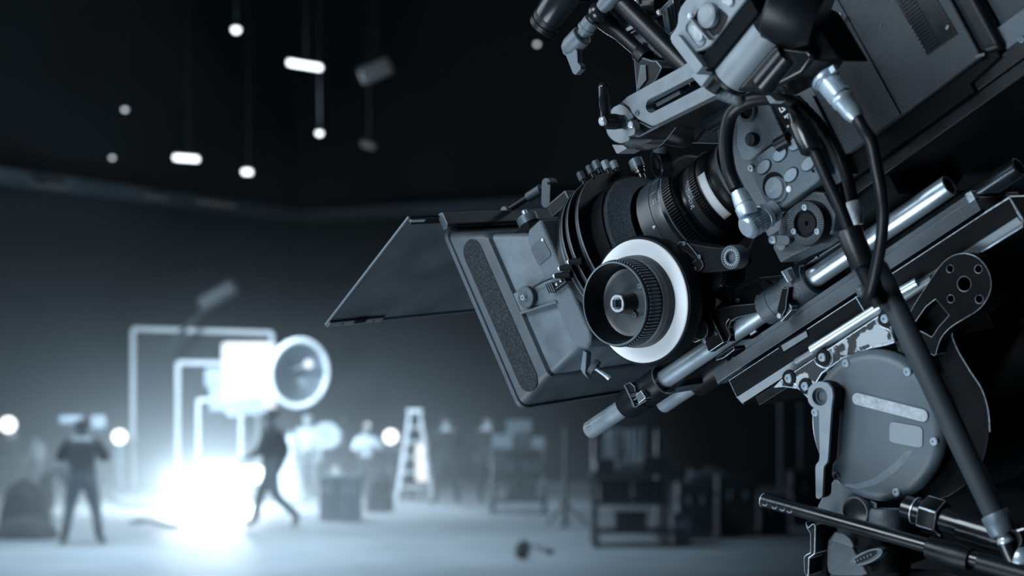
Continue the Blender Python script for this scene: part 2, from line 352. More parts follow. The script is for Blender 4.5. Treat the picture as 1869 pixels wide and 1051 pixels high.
def on_ring(k, p, r):
    best = None
    for i in range(400):
        x = 60+i*.2; q = PX3(k, p, x); e = abs(math.hypot(q.y-LY, q.z)-r)
        if best is None or e < best[0]: best = (e, q)
    return best[1]
for p, q, tone in (((303, 262), (285, 205), 'casting'), ((362, 220), (340, 165), 'casting'), ((402, 190), (372, 125), 'plastic'), ((462, 192), (455, 163), 'lightgrey'), ((515, 190), (495, 132), 'lightgrey')):
    A = on_ring(5, p, 76.5); B = PX3(5, q, A.x); B = A+Vector((0, 1, .02))*max(10.5, (B-A).length)
    kb = part('thumb_screw', knurl_cyl(MB(), A+(B-A)*.32, B-A, 3.0, (B-A).length*.68, 22, .25), tone)
    part('screw_shank', MB().cyl(A-(B-A)*.1, A+(B-A)*.33, 1.7, 12), 'black', kb)
A = PX3(5, (672, 222), 92); B = PX3(5, (628, 112), 92); u = (B-A)
kb = part('clamp_screw', knurl_cyl(MB(), A+u*.5, u, 6.0, u.length*.5, 26, .4), 'knurl', label='knurled grey clamp screw')
part('screw_shank', MB().lathe(A-u*.15, u, [(0, 0), (0, 3.2), (u.length*.35, 3.2), (u.length*.35, 4.6), (u.length*.55, 4.6), (u.length*.55, 5.4), (u.length*.66, 5.4)], 18), 'blackgloss', kb)
# top: hinge bar, post, strut, knurled knob
part('hinge_bar', MB().prism([(226.5, 211), (226.5, 222), (229, 223.5), (234, 223.5), (234, 209), (229, 208)], -74, 96), 'hood', bev=.8, wear='edge')
ps = part('post_base', MB().box(160, 186, 190, 202, 8, 34), 'black', bev=1.2, wear='edge')
pc = P3(4, (968, 105), 12)
part('post', MB().prism(stadium(P3(4, (968, 78), 12), P3(4, (966, 150), 12), 5.2), 8, 18), 'casting', bev=.5, wear='edge')
screw(P3(4, (966, 75), 7.5), 1.3, 'black')
a0, a1 = P3(4, (800, 186), 12), P3(4, (945, 92), 12)
st = part('flag_strut', MB().tube([a0, a1], 2.8, 16), 'black')
part('strut_sleeve', MB().cyl(a0.lerp(a1, .6), a0.lerp(a1, .95), 4.3, 18), 'casting', st)
part('strut_eye', MB().cyl(a0+Vector((0, 0, -4)), a0+Vector((0, 0, 4)), 4.2, 16), 'edge', st)
kk = (171, 176, -40)
kb = part('lock_knob', knurl_cyl(MB(), kk, (0, 1, 0), 9.3, 7.5, 36, .5), 'knurl', label='small knurled lock knob')
part('lock_pin', MB().lathe(kk, (0, 1, 0), [(6, 0), (6, 2.3), (13, 2.3), (13.6, 1.7), (13.6, 0)], 14), 'alu', kb)
part('knob_seat', MB().box(160, 182, 165, 173, -54, -28), 'soot', bev=1)
# top flag, seen from below
fd = Vector((147, -25, 0)).normalized(); fn = Vector((25, 147, 0)).normalized()
fa, fb = P3(4, (407, 214), -108), P3(4, (78, 640), -108)
fdir = fb-fa
def fpt(s, z, up=0): return Vector((fa.x+fdir.x*s, fa.y+fdir.y*s, z))+fn*up
fl = part('top_flag', MB().add([fpt(0, -108), fpt(1, -108), fpt(1, 108), fpt(0, 108), fpt(0, -108, 1.6), fpt(1, -108, 1.6), fpt(1, 108, 1.6), fpt(0, 108, 1.6)],
     [(0, 1, 2, 3), (7, 6, 5, 4), (0, 4, 5, 1), (1, 5, 6, 2), (2, 6, 7, 3), (3, 7, 4, 0)]), 'flag', label='thin scuffed black sun flag')
part('edge_trim', MB().tube([fpt(-.01, -108.5), fpt(1.0, -108.5)], 1.25, 10), 'edge', fl)
part('edge_trim', MB().tube([fpt(0, -108), fpt(0, 108)], 1.5, 10), 'black', fl)
part('edge_trim', MB().tube([fpt(1, -108), fpt(1, 108)], 1.9, 10), 'cover', fl)
part('corner_clip', MB().obox(fpt(.985, -76, -.8), fd*3.2, fn*1.6, (0, 0, 32)), 'alugrey', fl, bev=.4)
part('corner_clip', MB().obox(fpt(.975, -72, -2.6), fd*2.2, fn*.3, (0, 0, 7)), 'black', fl)
for z in (-92, -55): screw(fpt(.985, z, -2.4), 1.0, 'black', ax=-fn, parent=fl)
part('hinge_leaf', MB().obox(fpt(.02, -80, -.6), fd*4, fn*1.2, (0, 0, 24)), 'black', fl, bev=.3, wear='edge')
part('hinge_leaf', MB().obox(fpt(.01, -98, -.8), fd*1.6, fn*1.6, (0, 0, 8)), 'alu', fl)
part('flag_bracket', MB().prism([(233, 206), (fa.x+2, fa.y-1), (fa.x-4, fa.y+1), (228, 208)], -58, 60), 'black', bev=.4)
# support lug and knurled screw under the box
part('support_lug', MB().prism(L2(9, -66, (125, -10), (165, 20), (150, 250), (190, 320), (120, 250), (95, 200)), -70, -64), 'hoodpanel', bev=.6)
A, B = P3(9, (212, 180), -70), P3(9, (350, 282), -66)
u = (B-A).normalized()
kb = part('support_screw', knurl_cyl(MB(), A-u*2, u, 6.6, 4.2, 34, .35), 'casting', label='knurled support screw')
part('screw_tip', MB().lathe(A, u, [(0, 2.6), (3, 2.6), (3, 1.9), (13, 1.9), (13.4, 2.5), (16, 2.3), (16, 1.2), (15, 1.0), (15, 0)], 16), 'alu', kb)

# ================================================================== LENS
thing('camera_lens', 'black cinema lens with toothed focus and iris rings behind the matte box', 'lens', (20, 60, 0))
ax = ((0, LY, 0), (1, 0, 0))
part('front_barrel', MB().lathe(*ax, [(70, 36), (64, 40), (64.5, 44), (63.5, 45.2), (50, 44.4), (49.7, 43.9), (49.2, 43.9), (49, 44.3), (40, 44), (38, 43)], 96), 'barrel')
part('barrel_band', MB().lathe(*ax, [(38.5, 40), (38.5, 45), (36, 45.4), (34.5, 45.2), (34.5, 40)], 96), 'blackgloss')
def gear(x0, x1, r, n, d):
    mb = MB().lathe(*ax, [(x0, 28), (x0, r-d), (x1, r-d), (x1, 28)], 96)
    for i in range(n):
        a = 2*math.pi*i/n; rad = Vector((0, math.cos(a), math.sin(a))); tan = Vector((0, -math.sin(a), math.cos(a)))
        mb.obox(Vector(((x0+x1)/2, LY, 0))+rad*(r-d*.5), Vector(((x1-x0)*.46, 0, 0)), tan*(math.pi*r/n*.5), rad*d*.55)
    return mb
part('focus_gear', gear(23.5, 33, 46.0, 110, 1.8), 'black', label='toothed focus ring')
part('gear_flange', MB().lathe(*ax, [(34.6, 38), (34.6, 45.6), (33, 46.1), (32.8, 44)], 96), 'edge')
part('focus_shoulder', MB().lathe(*ax, [(24, 44), (22.5, 43), (22.5, 36.5), (20, 36)], 96), 'blackgloss')
part('iris_barrel', MB().lathe(*ax, [(25, 35.6), (12, 35.2), (11.5, 34)], 96), 'barrel')
part('iris_gear', gear(4.5, 12, 37.2, 96, 1.6), 'black', label='toothed iris ring')
part('rear_barrel', MB().lathe(*ax, [(4.6, 36), (3.5, 36.2), (-6, 35), (-7, 34.2), (-9, 33.6), (-15, 33.2), (-16, 33.8), (-19, 34), (-20, 33), (-30, 32)], 96), 'black')
part('chrome_ring', MB().lathe(*ax, [(-15.5, 33), (-15.8, 34.6), (-19, 34.8), (-19.5, 33)], 96), 'casting')
part('lens_mount', MB().lathe(*ax, [(-28, 30), (-28, 38), (-31, 40), (-44, 41), (-46, 40), (-46, 30)], 72), 'blackgloss')
part('front_glass', MB().lathe(*ax, [(66, 37), (70, 20), (71, 0)], 48), 'blackgloss')
def wrap(mb2, x0, th0, r):           # flat (tx, ty) drawing wrapped onto the barrel
    V, F = mb2
    return MB().add([(x0-tx, LY+r*math.sin(th0+ty/r), -r*math.cos(th0+ty/r)) for tx, ty in V], F)
def strip(w_, h_, nx=1): return ([(-w_/2, -h_/2), (w_/2, -h_/2), (w_/2, h_/2), (-w_/2, h_/2)], [(0, 1, 2, 3)])
def arcstrip(x0, x1, t0, t1, r, n=24):
    v = []
    for i in range(n+1):
        t = t0+(t1-t0)*i/n
        for x in (x0, x1): v.append((x, LY+r*math.sin(t), -r*math.cos(t)))
    return MB().add(v, [(2*i, 2*i+1, 2*i+3, 2*i+2) for i in range(n)])
x_, t0 = PCYL(29, (600, 140), 36); x_, t1 = PCYL(29, (870, 640), 36)
lab = part('tape_label', arcstrip(2.2, -5.6, t0, t1, 36.4), 'white', label='blank white tape label with thin dark border')
for (xa, xb, ta, tb) in ((1.7, 1.45, t0-.02, t1+.02), (-4.9, -5.15, t0-.02, t1+.02)): part('border_line', arcstrip(xa, xb, ta, tb, 36.46), 'black', lab)
part('border_line', arcstrip(1.7, -5.15, t1+.02, t1+.03, 36.46, 2), 'black', lab)
for s_, p, sz in (('4', (432, 240), 4.2), ('5.6', (435, 330), 3.9), ('8', (450, 403), 3.9), ('11', (468, 455), 3.8), ('16', (490, 510), 3.9)):
    x_, t_ = PCYL(29, p, 35.5); part('iris_number', wrap(text2d(s_, sz), x_+3.0, t_, 35.7), 'whiteprint', label='engraved white iris number '+s_)
for p in ((430, 275), (435, 370), (462, 432)):
    x_, t_ = PCYL(29, p, 35.5); part('index_line', wrap(strip(8, .35), x_+1, t_, 35.65), 'whiteprint')
for p, w_ in (((445, 500), 2), ((452, 527), 2)):
    x_, t_ = PCYL(29, p, 35.5); part('index_line', wrap(strip(w_, .35), x_, t_, 35.65), 'whiteprint')
x_, t_ = PCYL(29, (432, 572), 35.5); part('index_arrow', wrap(([(-1.6, -1.3), (1.8, 0), (-1.6, 1.3)], [(0, 1, 2)]), x_, t_, 35.7), 'whiteprint')
x_, t_ = PCYL(29, (55, 455), 44.3); part('focus_number', wrap(text2d('31', 5.0), x_+3.2, t_, 44.6), 'greyprint', label='engraved grey focus number 31')
for p, w_ in (((60, 245), 12), ((10, 390), 6), ((45, 495), 10)):
    x_, t_ = PCYL(29, p, 44.3); part('index_line', wrap(strip(w_, .4), x_, t_, 44.55), 'greyprint')
x_, t_ = PCYL(5, (745, 545), 44.3); part('index_arrow', wrap(([(-2.6, -2.6), (3.0, .4), (-2.2, 2.2)], [(0, 1, 2)]), x_, t_, 44.6), 'whiteprint')
x_, t_ = PCYL(29, (440, 718), 35.5); screw((x_, LY+35.4*math.sin(t_), -35.4*math.cos(t_)), 1.1, 'casting', ax=(0, math.sin(t_), -math.cos(t_)))

# ================================================================== FOLLOW FOCUS
FX, FY = 63.0, 46.0
thing('follow_focus', 'follow focus unit with white marking disc and ribbed black handwheel', 'follow focus', (FX, FY-48, -80))
zx = lambda z: ((FX, FY, 0), (0, 0, -1))
Zp = lambda pr: [(-z, r) for z, r in pr]
part('marking_disc', MB().lathe(*zx(0), Zp([(-80, 20), (-80, 46.5), (-86, 47), (-86.6, 46.4), (-86.6, 20)]), 96), 'white', label='plain white marking disc')
part('disc_rim', MB().lathe(*zx(0), Zp([(-70, 20), (-70, 48), (-72, 49.5), (-82, 49.8), (-85, 48.6), (-85, 46)]), 96), 'black')
part('gear_housing', MB().lathe(*zx(0), Zp([(-36, 0), (-36, 34), (-60, 38), (-70, 40), (-70, 20)]), 64), 'black')
hw = MB().lathe(*zx(0), Zp([(-86, 20), (-86, 35.2), (-90, 35.2), (-93, 34.8), (-94, 33.6), (-98, 33.2), (-99, 32.2), (-112, 31.6), (-114.5, 31.8), (-115.4, 31.2), (-115.4, 30), (-113, 29.2), (-100, 27.6), (-97, 26), (-96.5, 0)]), 96)
wh = part('handwheel', hw, 'black', label='ribbed black focus handwheel')
rb = MB()
for i in range(72):
    a = 2*math.pi*i/72; rad = Vector((math.cos(a), math.sin(a), 0)); tan = Vector((-math.sin(a), math.cos(a), 0))
    rb.obox(Vector((FX, FY, -105.5))+rad*32.1, (0, 0, 6.2), tan*.75, rad*.75)
part('grip_ribs', rb, 'casting', wh)['kind'] = 'stuff'
part('wheel_collar', MB().lathe(*zx(0), Zp([(-93.2, 33), (-93.2, 35.0), (-97.5, 34.2), (-98.4, 33)]), 96), 'casting', wh)
part('rim_edge', MB().lathe(*zx(0), Zp([(-114.6, 31.9), (-115.5, 31.4), (-115.6, 30.6), (-115.2, 30)]), 96), 'edge', wh)
sq = [(FX+dx*4.5, FY+dy*4.5) for dx, dy in ((-1, -.55), (-.55, -1), (.55, -1), (1, -.55), (1, .55), (.55, 1), (-.55, 1), (-1, .55))]
ca, sa = math.cos(.5), math.sin(.5); sq = [(FX+(x-FX)*ca-(y-FY)*sa, FY+(x-FX)*sa+(y-FY)*ca) for x, y in sq]
part('drive_socket', MB().prism(circ((FX, FY), 6.6, 40), -112, -108, [sq]), 'chrome', bev=.4, label='bright ring with square drive socket')
part('socket_shaft', MB().lathe(*zx(0), Zp([(-96, 9), (-108, 7.4), (-111, 7.2), (-111, 6.2), (-108.2, 6.0), (-108.2, 0)]), 40), 'blackgloss')
part('wheel_floor', MB().lathe(*zx(0), Zp([(-97.2, 26.4), (-98.5, 25.5), (-97.4, 22.5), (-97.4, 0)]), 64), 'barrel', wh)
for p in ((540, 310), (495, 570)): screw(P3(19, p, -98), 2.2, 'edge', parent=wh)
for p in ((783, 256), (765, 665), (718, 275)): screw(P3(19, p, -89), 1.4 if p[0] > 730 else .8, 'alu', ax=(.3, 0, -1), parent=wh)
arm = part('gear_arm', MB().prism(smooth2(L2(17, -70, (50, 200), (120, 92), (200, 72), (330, 118), (720, 180), (850, 165), (985, 260), (1030, 400), (960, 500), (860, 520), (500, 556), (330, 530), (180, 420)), 1), -70, -52), 'soot', bev=.8, wear='black')
part('arm_cover', MB().prism(smooth2(L2(17, -71.5, (90, 215), (140, 100), (215, 80), (300, 120), (505, 385), (518, 455), (450, 535), (370, 535), (240, 440), (330, 400), (420, 352), (180, 190), (150, 215)), 1), -71.6, -69.5), 'soot', arm, bev=.5, wear='edge')
for p in ((238, 117), (460, 310), (395, 493)): screw(P3(17, p, -71.7), 1.7, 'edge', parent=arm)
gk = P3(17, (925, 320), -78)
kb = part('drive_knob', MB().lathe((gk.x, gk.y, 0), (0, 0, -1), Zp([(-68, 0), (-68, 8.6), (-77, 9), (-79, 8.4), (-79, 7.2), (-78.2, 6.8), (-78.2, 4.6), (-75.5, 4.2), (-75.5, 0)]), 48), 'casting', label='round drive gear hub with bright inner teeth')
tb = MB()
for i in range(22):
    a = 2*math.pi*i/22; tb.obox((gk.x+5.7*math.cos(a), gk.y+5.7*math.sin(a), -78.4), Vector((math.cos(a), math.sin(a), 0))*.9, Vector((-math.sin(a), math.cos(a), 0))*.32, (0, 0, .3))
part('inner_teeth', tb, 'chrome', kb)['kind'] = 'stuff'
dg = P3(17, (760, 560), -46)
tb = MB().lathe((dg.x, dg.y, 0), (0, 0, 1), [(-58, 0), (-58, 12), (-30, 12), (-30, 0)], 40)
for i in range(34):
    a = 2*math.pi*i/34; rad = Vector((math.cos(a), math.sin(a), 0)); tb.obox(Vector((dg.x, dg.y, -44))+rad*12.6, rad*.8, Vector((-rad.y, rad.x, 0))*.6, (0, 0, 12))
part('drive_gear', tb, 'blackgloss', label='black toothed drive gear')
# bracket to the rods
part('rod_bracket', MB().prism(L2(16, -46, (350, 188), (530, 556), (350, 678), (318, 600), (275, 520), (180, 560), (60, 480), (80, 300), (240, 100)), -46, -38), 'black', bev=.5, wear='wear')
part('rod_bracket', MB().prism(L2(16, -42, (390, 165), (650, 115), (960, 85), (960, 200), (700, 260), (620, 300), (590, 380), (612, 470), (585, 552), (535, 550)), -42, 20), 'blackmatte', bev=.5, wear='edge')
part('bracket_lip', MB().tube([P3(16, (600, 270), -44), P3(16, (560, 330), -44), P3(16, (575, 400), -44), P3(16, (608, 465), -44), P3(16, (582, 548), -44)], .5, 6), 'edge')
kc = P3(16, (215, 410), -56)
kb = part('lock_wheel', knurl_cyl(MB(), (kc.x, kc.y, -46), (0, 0, -1), 7.8, 7, 40, .4).lathe((kc.x, kc.y, -53), (0, 0, -1), [(0, 7.2), (.6, 6.8), (.6, 2.2), (1.2, 2.0), (1.2, 0)], 40), 'black')
part('wheel_rim', MB().lathe((kc.x, kc.y, -53), (0, 0, -1), [(-.3, 7.9), (.2, 7.6), (.5, 7.2)], 40), 'edge', kb)
for p, r in (((303, 540), 1.7), ((442, 448), 1.4)): screw(P3(16, p, -46.4), r, 'alu' if p[0] < 400 else 'edge')
part('bridge_block', MB().box(-8, 40, 8, 24, -34, 40).prism(L2(17, -34, (500, 790), (900, 700), (1450, 650), (1540, 700), (1420, 860), (1330, 980), (980, 1040), (760, 960)), -34, 30), 'soot', bev=1.0, wear='black')
for p in ((1030, 955), (1328, 912)): screw(P3(17, p, -34.4), 2.0, 'edge')
for p in ((850, 880), (1440, 790)): part('bore_ring', MB().lathe(P3(17, p, -34.2), (.4, 0, -1), [(0, 5), (.8, 6.5), (.8, 7.2), (0, 7.4)], 28), 'blackgloss')

# ================================================================== SUPPORT RODS, FRONT CLAMP
for zz, x0, x1, lab in ((-30, -177, 212, 'brushed steel support rod nearest the viewer, under the lens'), (30, -199, 178, 'brushed steel support rod farther from the viewer, under the lens')):
    thing('support_rod', lab, 'rod', ((x0+x1)/2, 0, zz), 'twin support rods under the lens')
    part('rod_tube', MB().lathe((0, 0, zz), (1, 0, 0), [(x0+14, 0), (x0+14, 5.6), (x0+.6, 5.8), (x0, 6.3), (x0, 7.1), (x0+.6, 7.6), (x1-1, 7.6), (x1, 7.0), (x1, 0)], 48), 'steel')
    if zz < 0:
        mk = P3(9, (150, 850), -37); part('stamped_mark', MB().obox((mk.x, mk.y+.6, -37.1), (2.6, 0, 0), (0, 1.4, .5), (0, 0, .1)), 'casting')
thing('rod_clamp', 'black hinged double clamp gripping both rods near their front ends', 'clamp', (142, -12, 0))
part('collar', MB().lathe((0, 0, -30), (1, 0, 0), [(117, 8), (117, 12), (118, 13), (139, 13), (139.5, 12.3), (140.5, 12.3), (141, 12.8), (163, 12.2), (165, 11), (165, 8)], 56), 'black', bev=0)
part('collar_edge', MB().lathe((0, 0, -30), (1, 0, 0), [(117.6, 13.2), (116.8, 12.6), (117, 11.6)], 56), 'edge')
part('hinge_block', MB().prism(L2(9, -42, (560, 385), (640, 345), (700, 400), (710, 470), (720, 540), (660, 580), (620, 500)), -45, -30), 'black', bev=1.0, wear='edge')
part('hinge_pin', MB().tube([P3(9, (565, 390), -45.5), P3(9, (610, 490), -45.5), P3(9, (668, 630), -45.5)], 1.0, 10), 'edge')
lt = part('latch', MB().prism(L2(9, -44, (705, 490), (768, 440), (822, 530), (740, 595)), -47, -38), 'casting', bev=.6, wear='wear')
part('latch_base', MB().prism(L2(9, -41, (660, 580), (740, 590), (825, 535), (830, 560), (700, 640), (665, 630)), -44, -32), 'black', lt, bev=.6, wear='edge')
part('hinge_knuckle', MB().cyl(P3(9, (630, 510), -45), P3(9, (720, 480), -43), 2.6, 16), 'black', bev=0)
part('collar', MB().lathe((0, 0, 30), (1, 0, 0), [(88, 8), (88, 12.6), (120, 13), (135, 12.6), (136, 8)], 48), 'black')
part('cross_bar', MB().box(120, 134, -7, -1, -22, 26), 'casting', bev=.8)
part('collar_fin', MB().box(86, 104, -16, -11, 14, 26), 'casting', bev=.6)
# ================================================================== BRIDGE PLATE under the camera body, with lever clamps on the rods
thing('bridge_plate', 'grey bridge plate with black lever clamp gripping the rod under the camera body', 'bridge plate', (-60, -12, 0))
part('collar', MB().lathe((0, 0, -30), (1, 0, 0), [(-47, 8), (-47.4, 9.5), (-47.4, 12.6), (-46.5, 13.2), (-12, 13.4), (-11.6, 12.8), (-11, 12.8), (-10.6, 13.3), (0, 12.8), (1, 12), (1, 8)], 64), 'casting')
part('collar', MB().lathe((0, 0, 30), (1, 0, 0), [(-47, 8), (-47, 13), (0, 13), (1, 8)], 40), 'black')
part('collar_edge', MB().lathe((0, 0, -30), (1, 0, 0), [(-46.6, 13.35), (-47.6, 12.9), (-47.6, 12.2)], 64), 'edge')
part('clamp_lever', MB().prism(L2(12, -46, (375, 600), (325, 610), (300, 600), (240, 860), (262, 890), (300, 920), (345, 840), (352, 740)), -49, -42), 'blackmatte', bev=.8, wear='edge', label='black clamp lever')
screw(P3(12, (250, 912), -49), 2.0, 'chrome')
part('lever_lug', MB().prism(L2(12, -44, (340, 745), (395, 810), (395, 850), (285, 975), (268, 960), (360, 840)), -46, -38), 'casting', bev=.5, wear='wear')
lt = part('grooved_latch', MB().prism(L2(12, -43, (298, 436), (408, 384), (470, 505), (372, 552)), -47, -36), 'casting', bev=.5, wear='edge', label='finely grooved grey latch block')
for k in range(9):
    t = (k+.5)/9; A = P3(12, (330+t*88, 425-t*38+4), -47.1); B = P3(12, (388+t*80, 536-t*36), -47.1)
    part('groove', MB().tube([A, B], .28, 5), 'black', lt)
part('latch_edge', MB().prism(L2(12, -44, (292, 440), (312, 430), (378, 548), (362, 555)), -47.6, -40), 'wear', lt, bev=.4)
part('top_strip', MB().prism(L2(12, -34, (430, 402), (640, 285), (920, 112), (940, 125), (660, 300), (455, 425)), -36, -20), 'casting', bev=.5, wear='edge')
part('strip_screw', MB().prism(L2(12, -36.5, (628, 290), (655, 275), (668, 292), (640, 305)), -37.5, -35), 'alu')
part('platform', MB().box(-150, -50, 10, 34, -48, 48).box(-20, 10, -9, 9, -22, 22), 'blackmatte', bev=1)
part('clamp_web', MB().box(-46, 0, -13, 8, -24, 24), 'blackmatte', bev=1)

# ================================================================== DOVETAIL PLATES
thing('dovetail_plate', 'long grey sliding dovetail plate beneath the rods', 'plate', (-62, -28, 0))
part('plate', MB().box(-191.4, 66.5, -28.2, -18, -36, 36), 'casting', bev=.7, wear='edge')
part('top_rail', MB().box(-188, 30, -18, -13.5, -34, 34), 'casting', bev=.5)
part('guide_tongue', MB().prism(L2(16, -34, (470, 770), (465, 760), (485, 720), (675, 598), (690, 640), (560, 740)), -37, -20), 'black', bev=.5, wear='wear')
part('stop_pin', MB().obox(P3(16, (890, 440), -38), (3, 0, 0), (0, .7, 0), (0, 0, 1)), 'alu')
part('end_stop', MB().box(-191.8, -186, -20, -13, -36.5, -30), 'wear', bev=.8)
part('web', MB().box(-186, 60, -36, -28, -28, 28), 'blackmatte')
thing('quick_release_plate', 'wide black quick release plate with worn bright edges above the tilt head', 'plate', (-88, -58, 0))
prof = [(-34.5, -50), (-49, -50), (-55, -46.8), (-56, -45), (-56, 45), (-55, 46.8), (-49, 50), (-34.5, 50)]
part('plate', MB().loft([[(x, y, z) for y, z in prof] for x in (-220, 45.5)]), 'soot', bev=.7, wear='wear')
part('chamfer_strip', MB().loft([[(x, -49.2, -50.2), (x, -54.8, -47.2), (x, -54.4, -46.4), (x, -49.0, -49.4)] for x in (-218, 44.8)]), 'alugrey', label='chamfer strip coloured pale as if lit')  # light on the chamfer put in as a paler strip
part('recess', MB().prism(L2(11, -50.3, (525, 612), (735, 485), (752, 540), (545, 680)), -50.5, -49.5), 'blackmatte', bev=.2)
part('lock_tab', MB().prism(L2(11, -51, (552, 608), (738, 498), (750, 540), (572, 652)), -52, -49), 'alugrey', label='bare metal locking tab', bev=.4)
part('end_lip', MB().tube([P3(10, (1390, 570), -50.4), P3(10, (1650, 410), -50.4), P3(10, (1790, 640), -50.4), P3(10, (1790, 720), -50.4), P3(10, (1350, 990), -50.4)], .55, 6, sub=1), 'wear')
part('groove', MB().box(-215, 40, -39, -37.5, -50.2, -49.8), 'blackmatte')
part('scribe_mark', MB().tube([P3(21, (530, 440), -50.3), P3(21, (598, 556), -50.3)], .5, 6), 'wear')

# ================================================================== FLUID HEAD
HX, HY = -60.0, -122.5
thing('tripod_tilt_head', 'tilt head with round grey side cover and worn black castings below the camera', 'tripod head', (-60, -255, 0))
part('clamp_rail', MB().tube([P3(21, (180, 860), -56), P3(21, (728, 515), -56)], 3.2, 16), 'steel', label='polished clamp rail')
part('clamp_rail', MB().tube([P3(21, (60, 960), -54), P3(21, (735, 548), -54)], 2.6, 14), 'alugrey')
part('clamp_rail', MB().tube([P3(21, (850, 425), -56), P3(21, (1025, 325), -56)], 3.4, 16), 'steel')
part('clamp_rail', MB().tube([P3(21, (880, 470), -54), P3(21, (1140, 300), -54)], 2.8, 14), 'alugrey')
part('rail_body', MB().box(-170, 30, -64, -56.5, -50, 50), 'black', bev=.8)
cast = part('side_casting', MB().prism(L2(8, -57, (65, 345), (90, 318), (130, 292), (300, 180), (470, 68), (505, 92), (523, 175), (500, 184), (430, 200), (330, 235), (250, 292), (205, 365), (195, 385), (178, 366), (160, 350), (105, 342)), -58, -44), 'flaked', bev=.9, wear='wear')
for p in ((252, 230), (125, 308), (187, 338), (487, 85)):
    q = P3(8, p, -58)
    part('screw_boss', MB().lathe((q.x, q.y, -57.5), (0, 0, -1), [(0, 6.2), (1.6, 5.6), (1.6, 3.9), (.8, 3.7), (.8, 0)], 26), 'black', cast)
    screw((q.x, q.y, -58.6), 3.2, 'alu', parent=cast)
outline = L2(8, -58.3, (205, 365), (165, 352), (150, 332), (120, 325), (96, 318), (130, 292))
part('worn_line', MB().tube([(x, y, -58.3) for x, y in outline], .6, 6, sub=3), 'wear', cast)
part('worn_line', MB().tube([(*q, -58.3) for q in L2(21, -58.3, (690, 625), (730, 680), (800, 710), (825, 770), (835, 800), (780, 815), (690, 830), (615, 862))], .6, 6, sub=3), 'wear', cast)
part('worn_line', MB().tube([(*q, -58.3) for q in L2(21, -58.3, (200, 935), (225, 980), (300, 1010), (345, 960), (345, 905), (320, 860))], .6, 6, sub=3), 'wear', cast)
armo = smooth2(L2(21, -58, (940, 590), (1165, 240), (1240, 150), (1320, 103), (1410, 93), (1500, 125), (1570, 200), (1610, 300), (1605, 400), (1560, 490), (1500, 555), (1390, 620), (1290, 680), (1220, 750), (1185, 830), (1165, 920), (1100, 880), (1040, 800), (1000, 720), (970, 660)), 1)
pk = L2(21, -58, (995, 655), (1090, 520), (1165, 462), (1272, 590), (1190, 680), (1135, 762), (1060, 720), (1005, 700))
hl = [[(x, y) for x, y in circ(P3(21, c, -58), r/4.3566/2.55, 22)] for c, r in (((1392, 340), 54), ((1280, 220), 27), ((1505, 222), 29), ((1285, 458), 28), ((1512, 462), 30))]
part('tilt_arm', MB().prism(armo, -58, -46, hl+[pk]), 'soot', bev=.8, wear='wear', label='black casting arm with round drilled end')
part('arm_backing', MB().prism(armo, -47, -30), 'blackmatte', bev=.6)
part('tilt_arm', MB().prism(armo, 44, 58), 'black', bev=.8)
hc = L2(8, -46, (738, 130), (752, 185), (800, 262), (845, 350), (870, 430), (876, 520), (858, 610), (820, 690), (700, 770), (560, 790), (560, 400), (660, 240), (690, 230))
part('rear_casting', MB().prism(smooth2(hc, 1), -46, 46), 'soot', bev=1.0, wear='black')
part('rear_rim', MB().tube([(*q, -46.4) for q in L2(21, -46.4, (1305, 705), (1300, 760), (1350, 880), (1410, 980), (1450, 1046))]+[(*q, -46.4) for q in L2(8, -46.4, (848, 350), (872, 430), (878, 510))], .55, 6, sub=3), 'wear')
part('neck_casting', MB().prism(L2(8, -52, (525, 175), (600, 120), (660, 230), (680, 270), (560, 300)), -53, -40), 'flaked', bev=.6)
ha = ((HX, HY, 0), (0, 0, -1))
part('drum', MB().lathe(*ha, Zp([(50, 0), (50, 48), (-40, 52), (-52, 54), (-56, 54), (-58, 52)]), 72), 'soot')
cov = part('side_cover', MB().lathe(*ha, Zp([(-50, 53.5), (-57, 53.4), (-61, 52), (-63.2, 49), (-63.8, 46), (-63.8, 0)]), 96), 'cover', label='large round grey side cover')
for p in ((352, 130), (733, 207), (903, 627), (671, 945), (301, 842), (147, 443)):
    q = P3(22, p, -62.5); d = Vector((q.x-HX, q.y-HY)).normalized(); q = Vector((HX+d.x*48.2, HY+d.y*48.2, -63.2))
    screw(q, 3.0, 'alu' if p != (301, 842) else 'edge', parent=cov)
part('cover_bar', MB().prism(stadium(P3(22, (428, 365), -64), P3(22, (830, 468), -64), 4.3), -65.2, -63.6), 'sticker', cov, bev=.5, label='long pale worn bar')
part('cover_plate', MB().prism(rpoly(L2(22, -64, (625, 503), (830, 540), (828, 672), (622, 632))), -64.6, -63.6), 'lightgrey', cov, bev=.3, label='blank pale rounded plate')
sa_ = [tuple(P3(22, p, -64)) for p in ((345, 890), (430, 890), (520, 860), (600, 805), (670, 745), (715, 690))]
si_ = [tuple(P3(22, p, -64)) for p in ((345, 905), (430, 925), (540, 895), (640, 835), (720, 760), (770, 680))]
part('pale_arc', MB().prism([p[:2] for p in sa_]+[p[:2] for p in si_[::-1]], -63.95, -63.7), 'arcgrey', cov, label='pale curved strip')  # thin arc, slightly paler than the cover
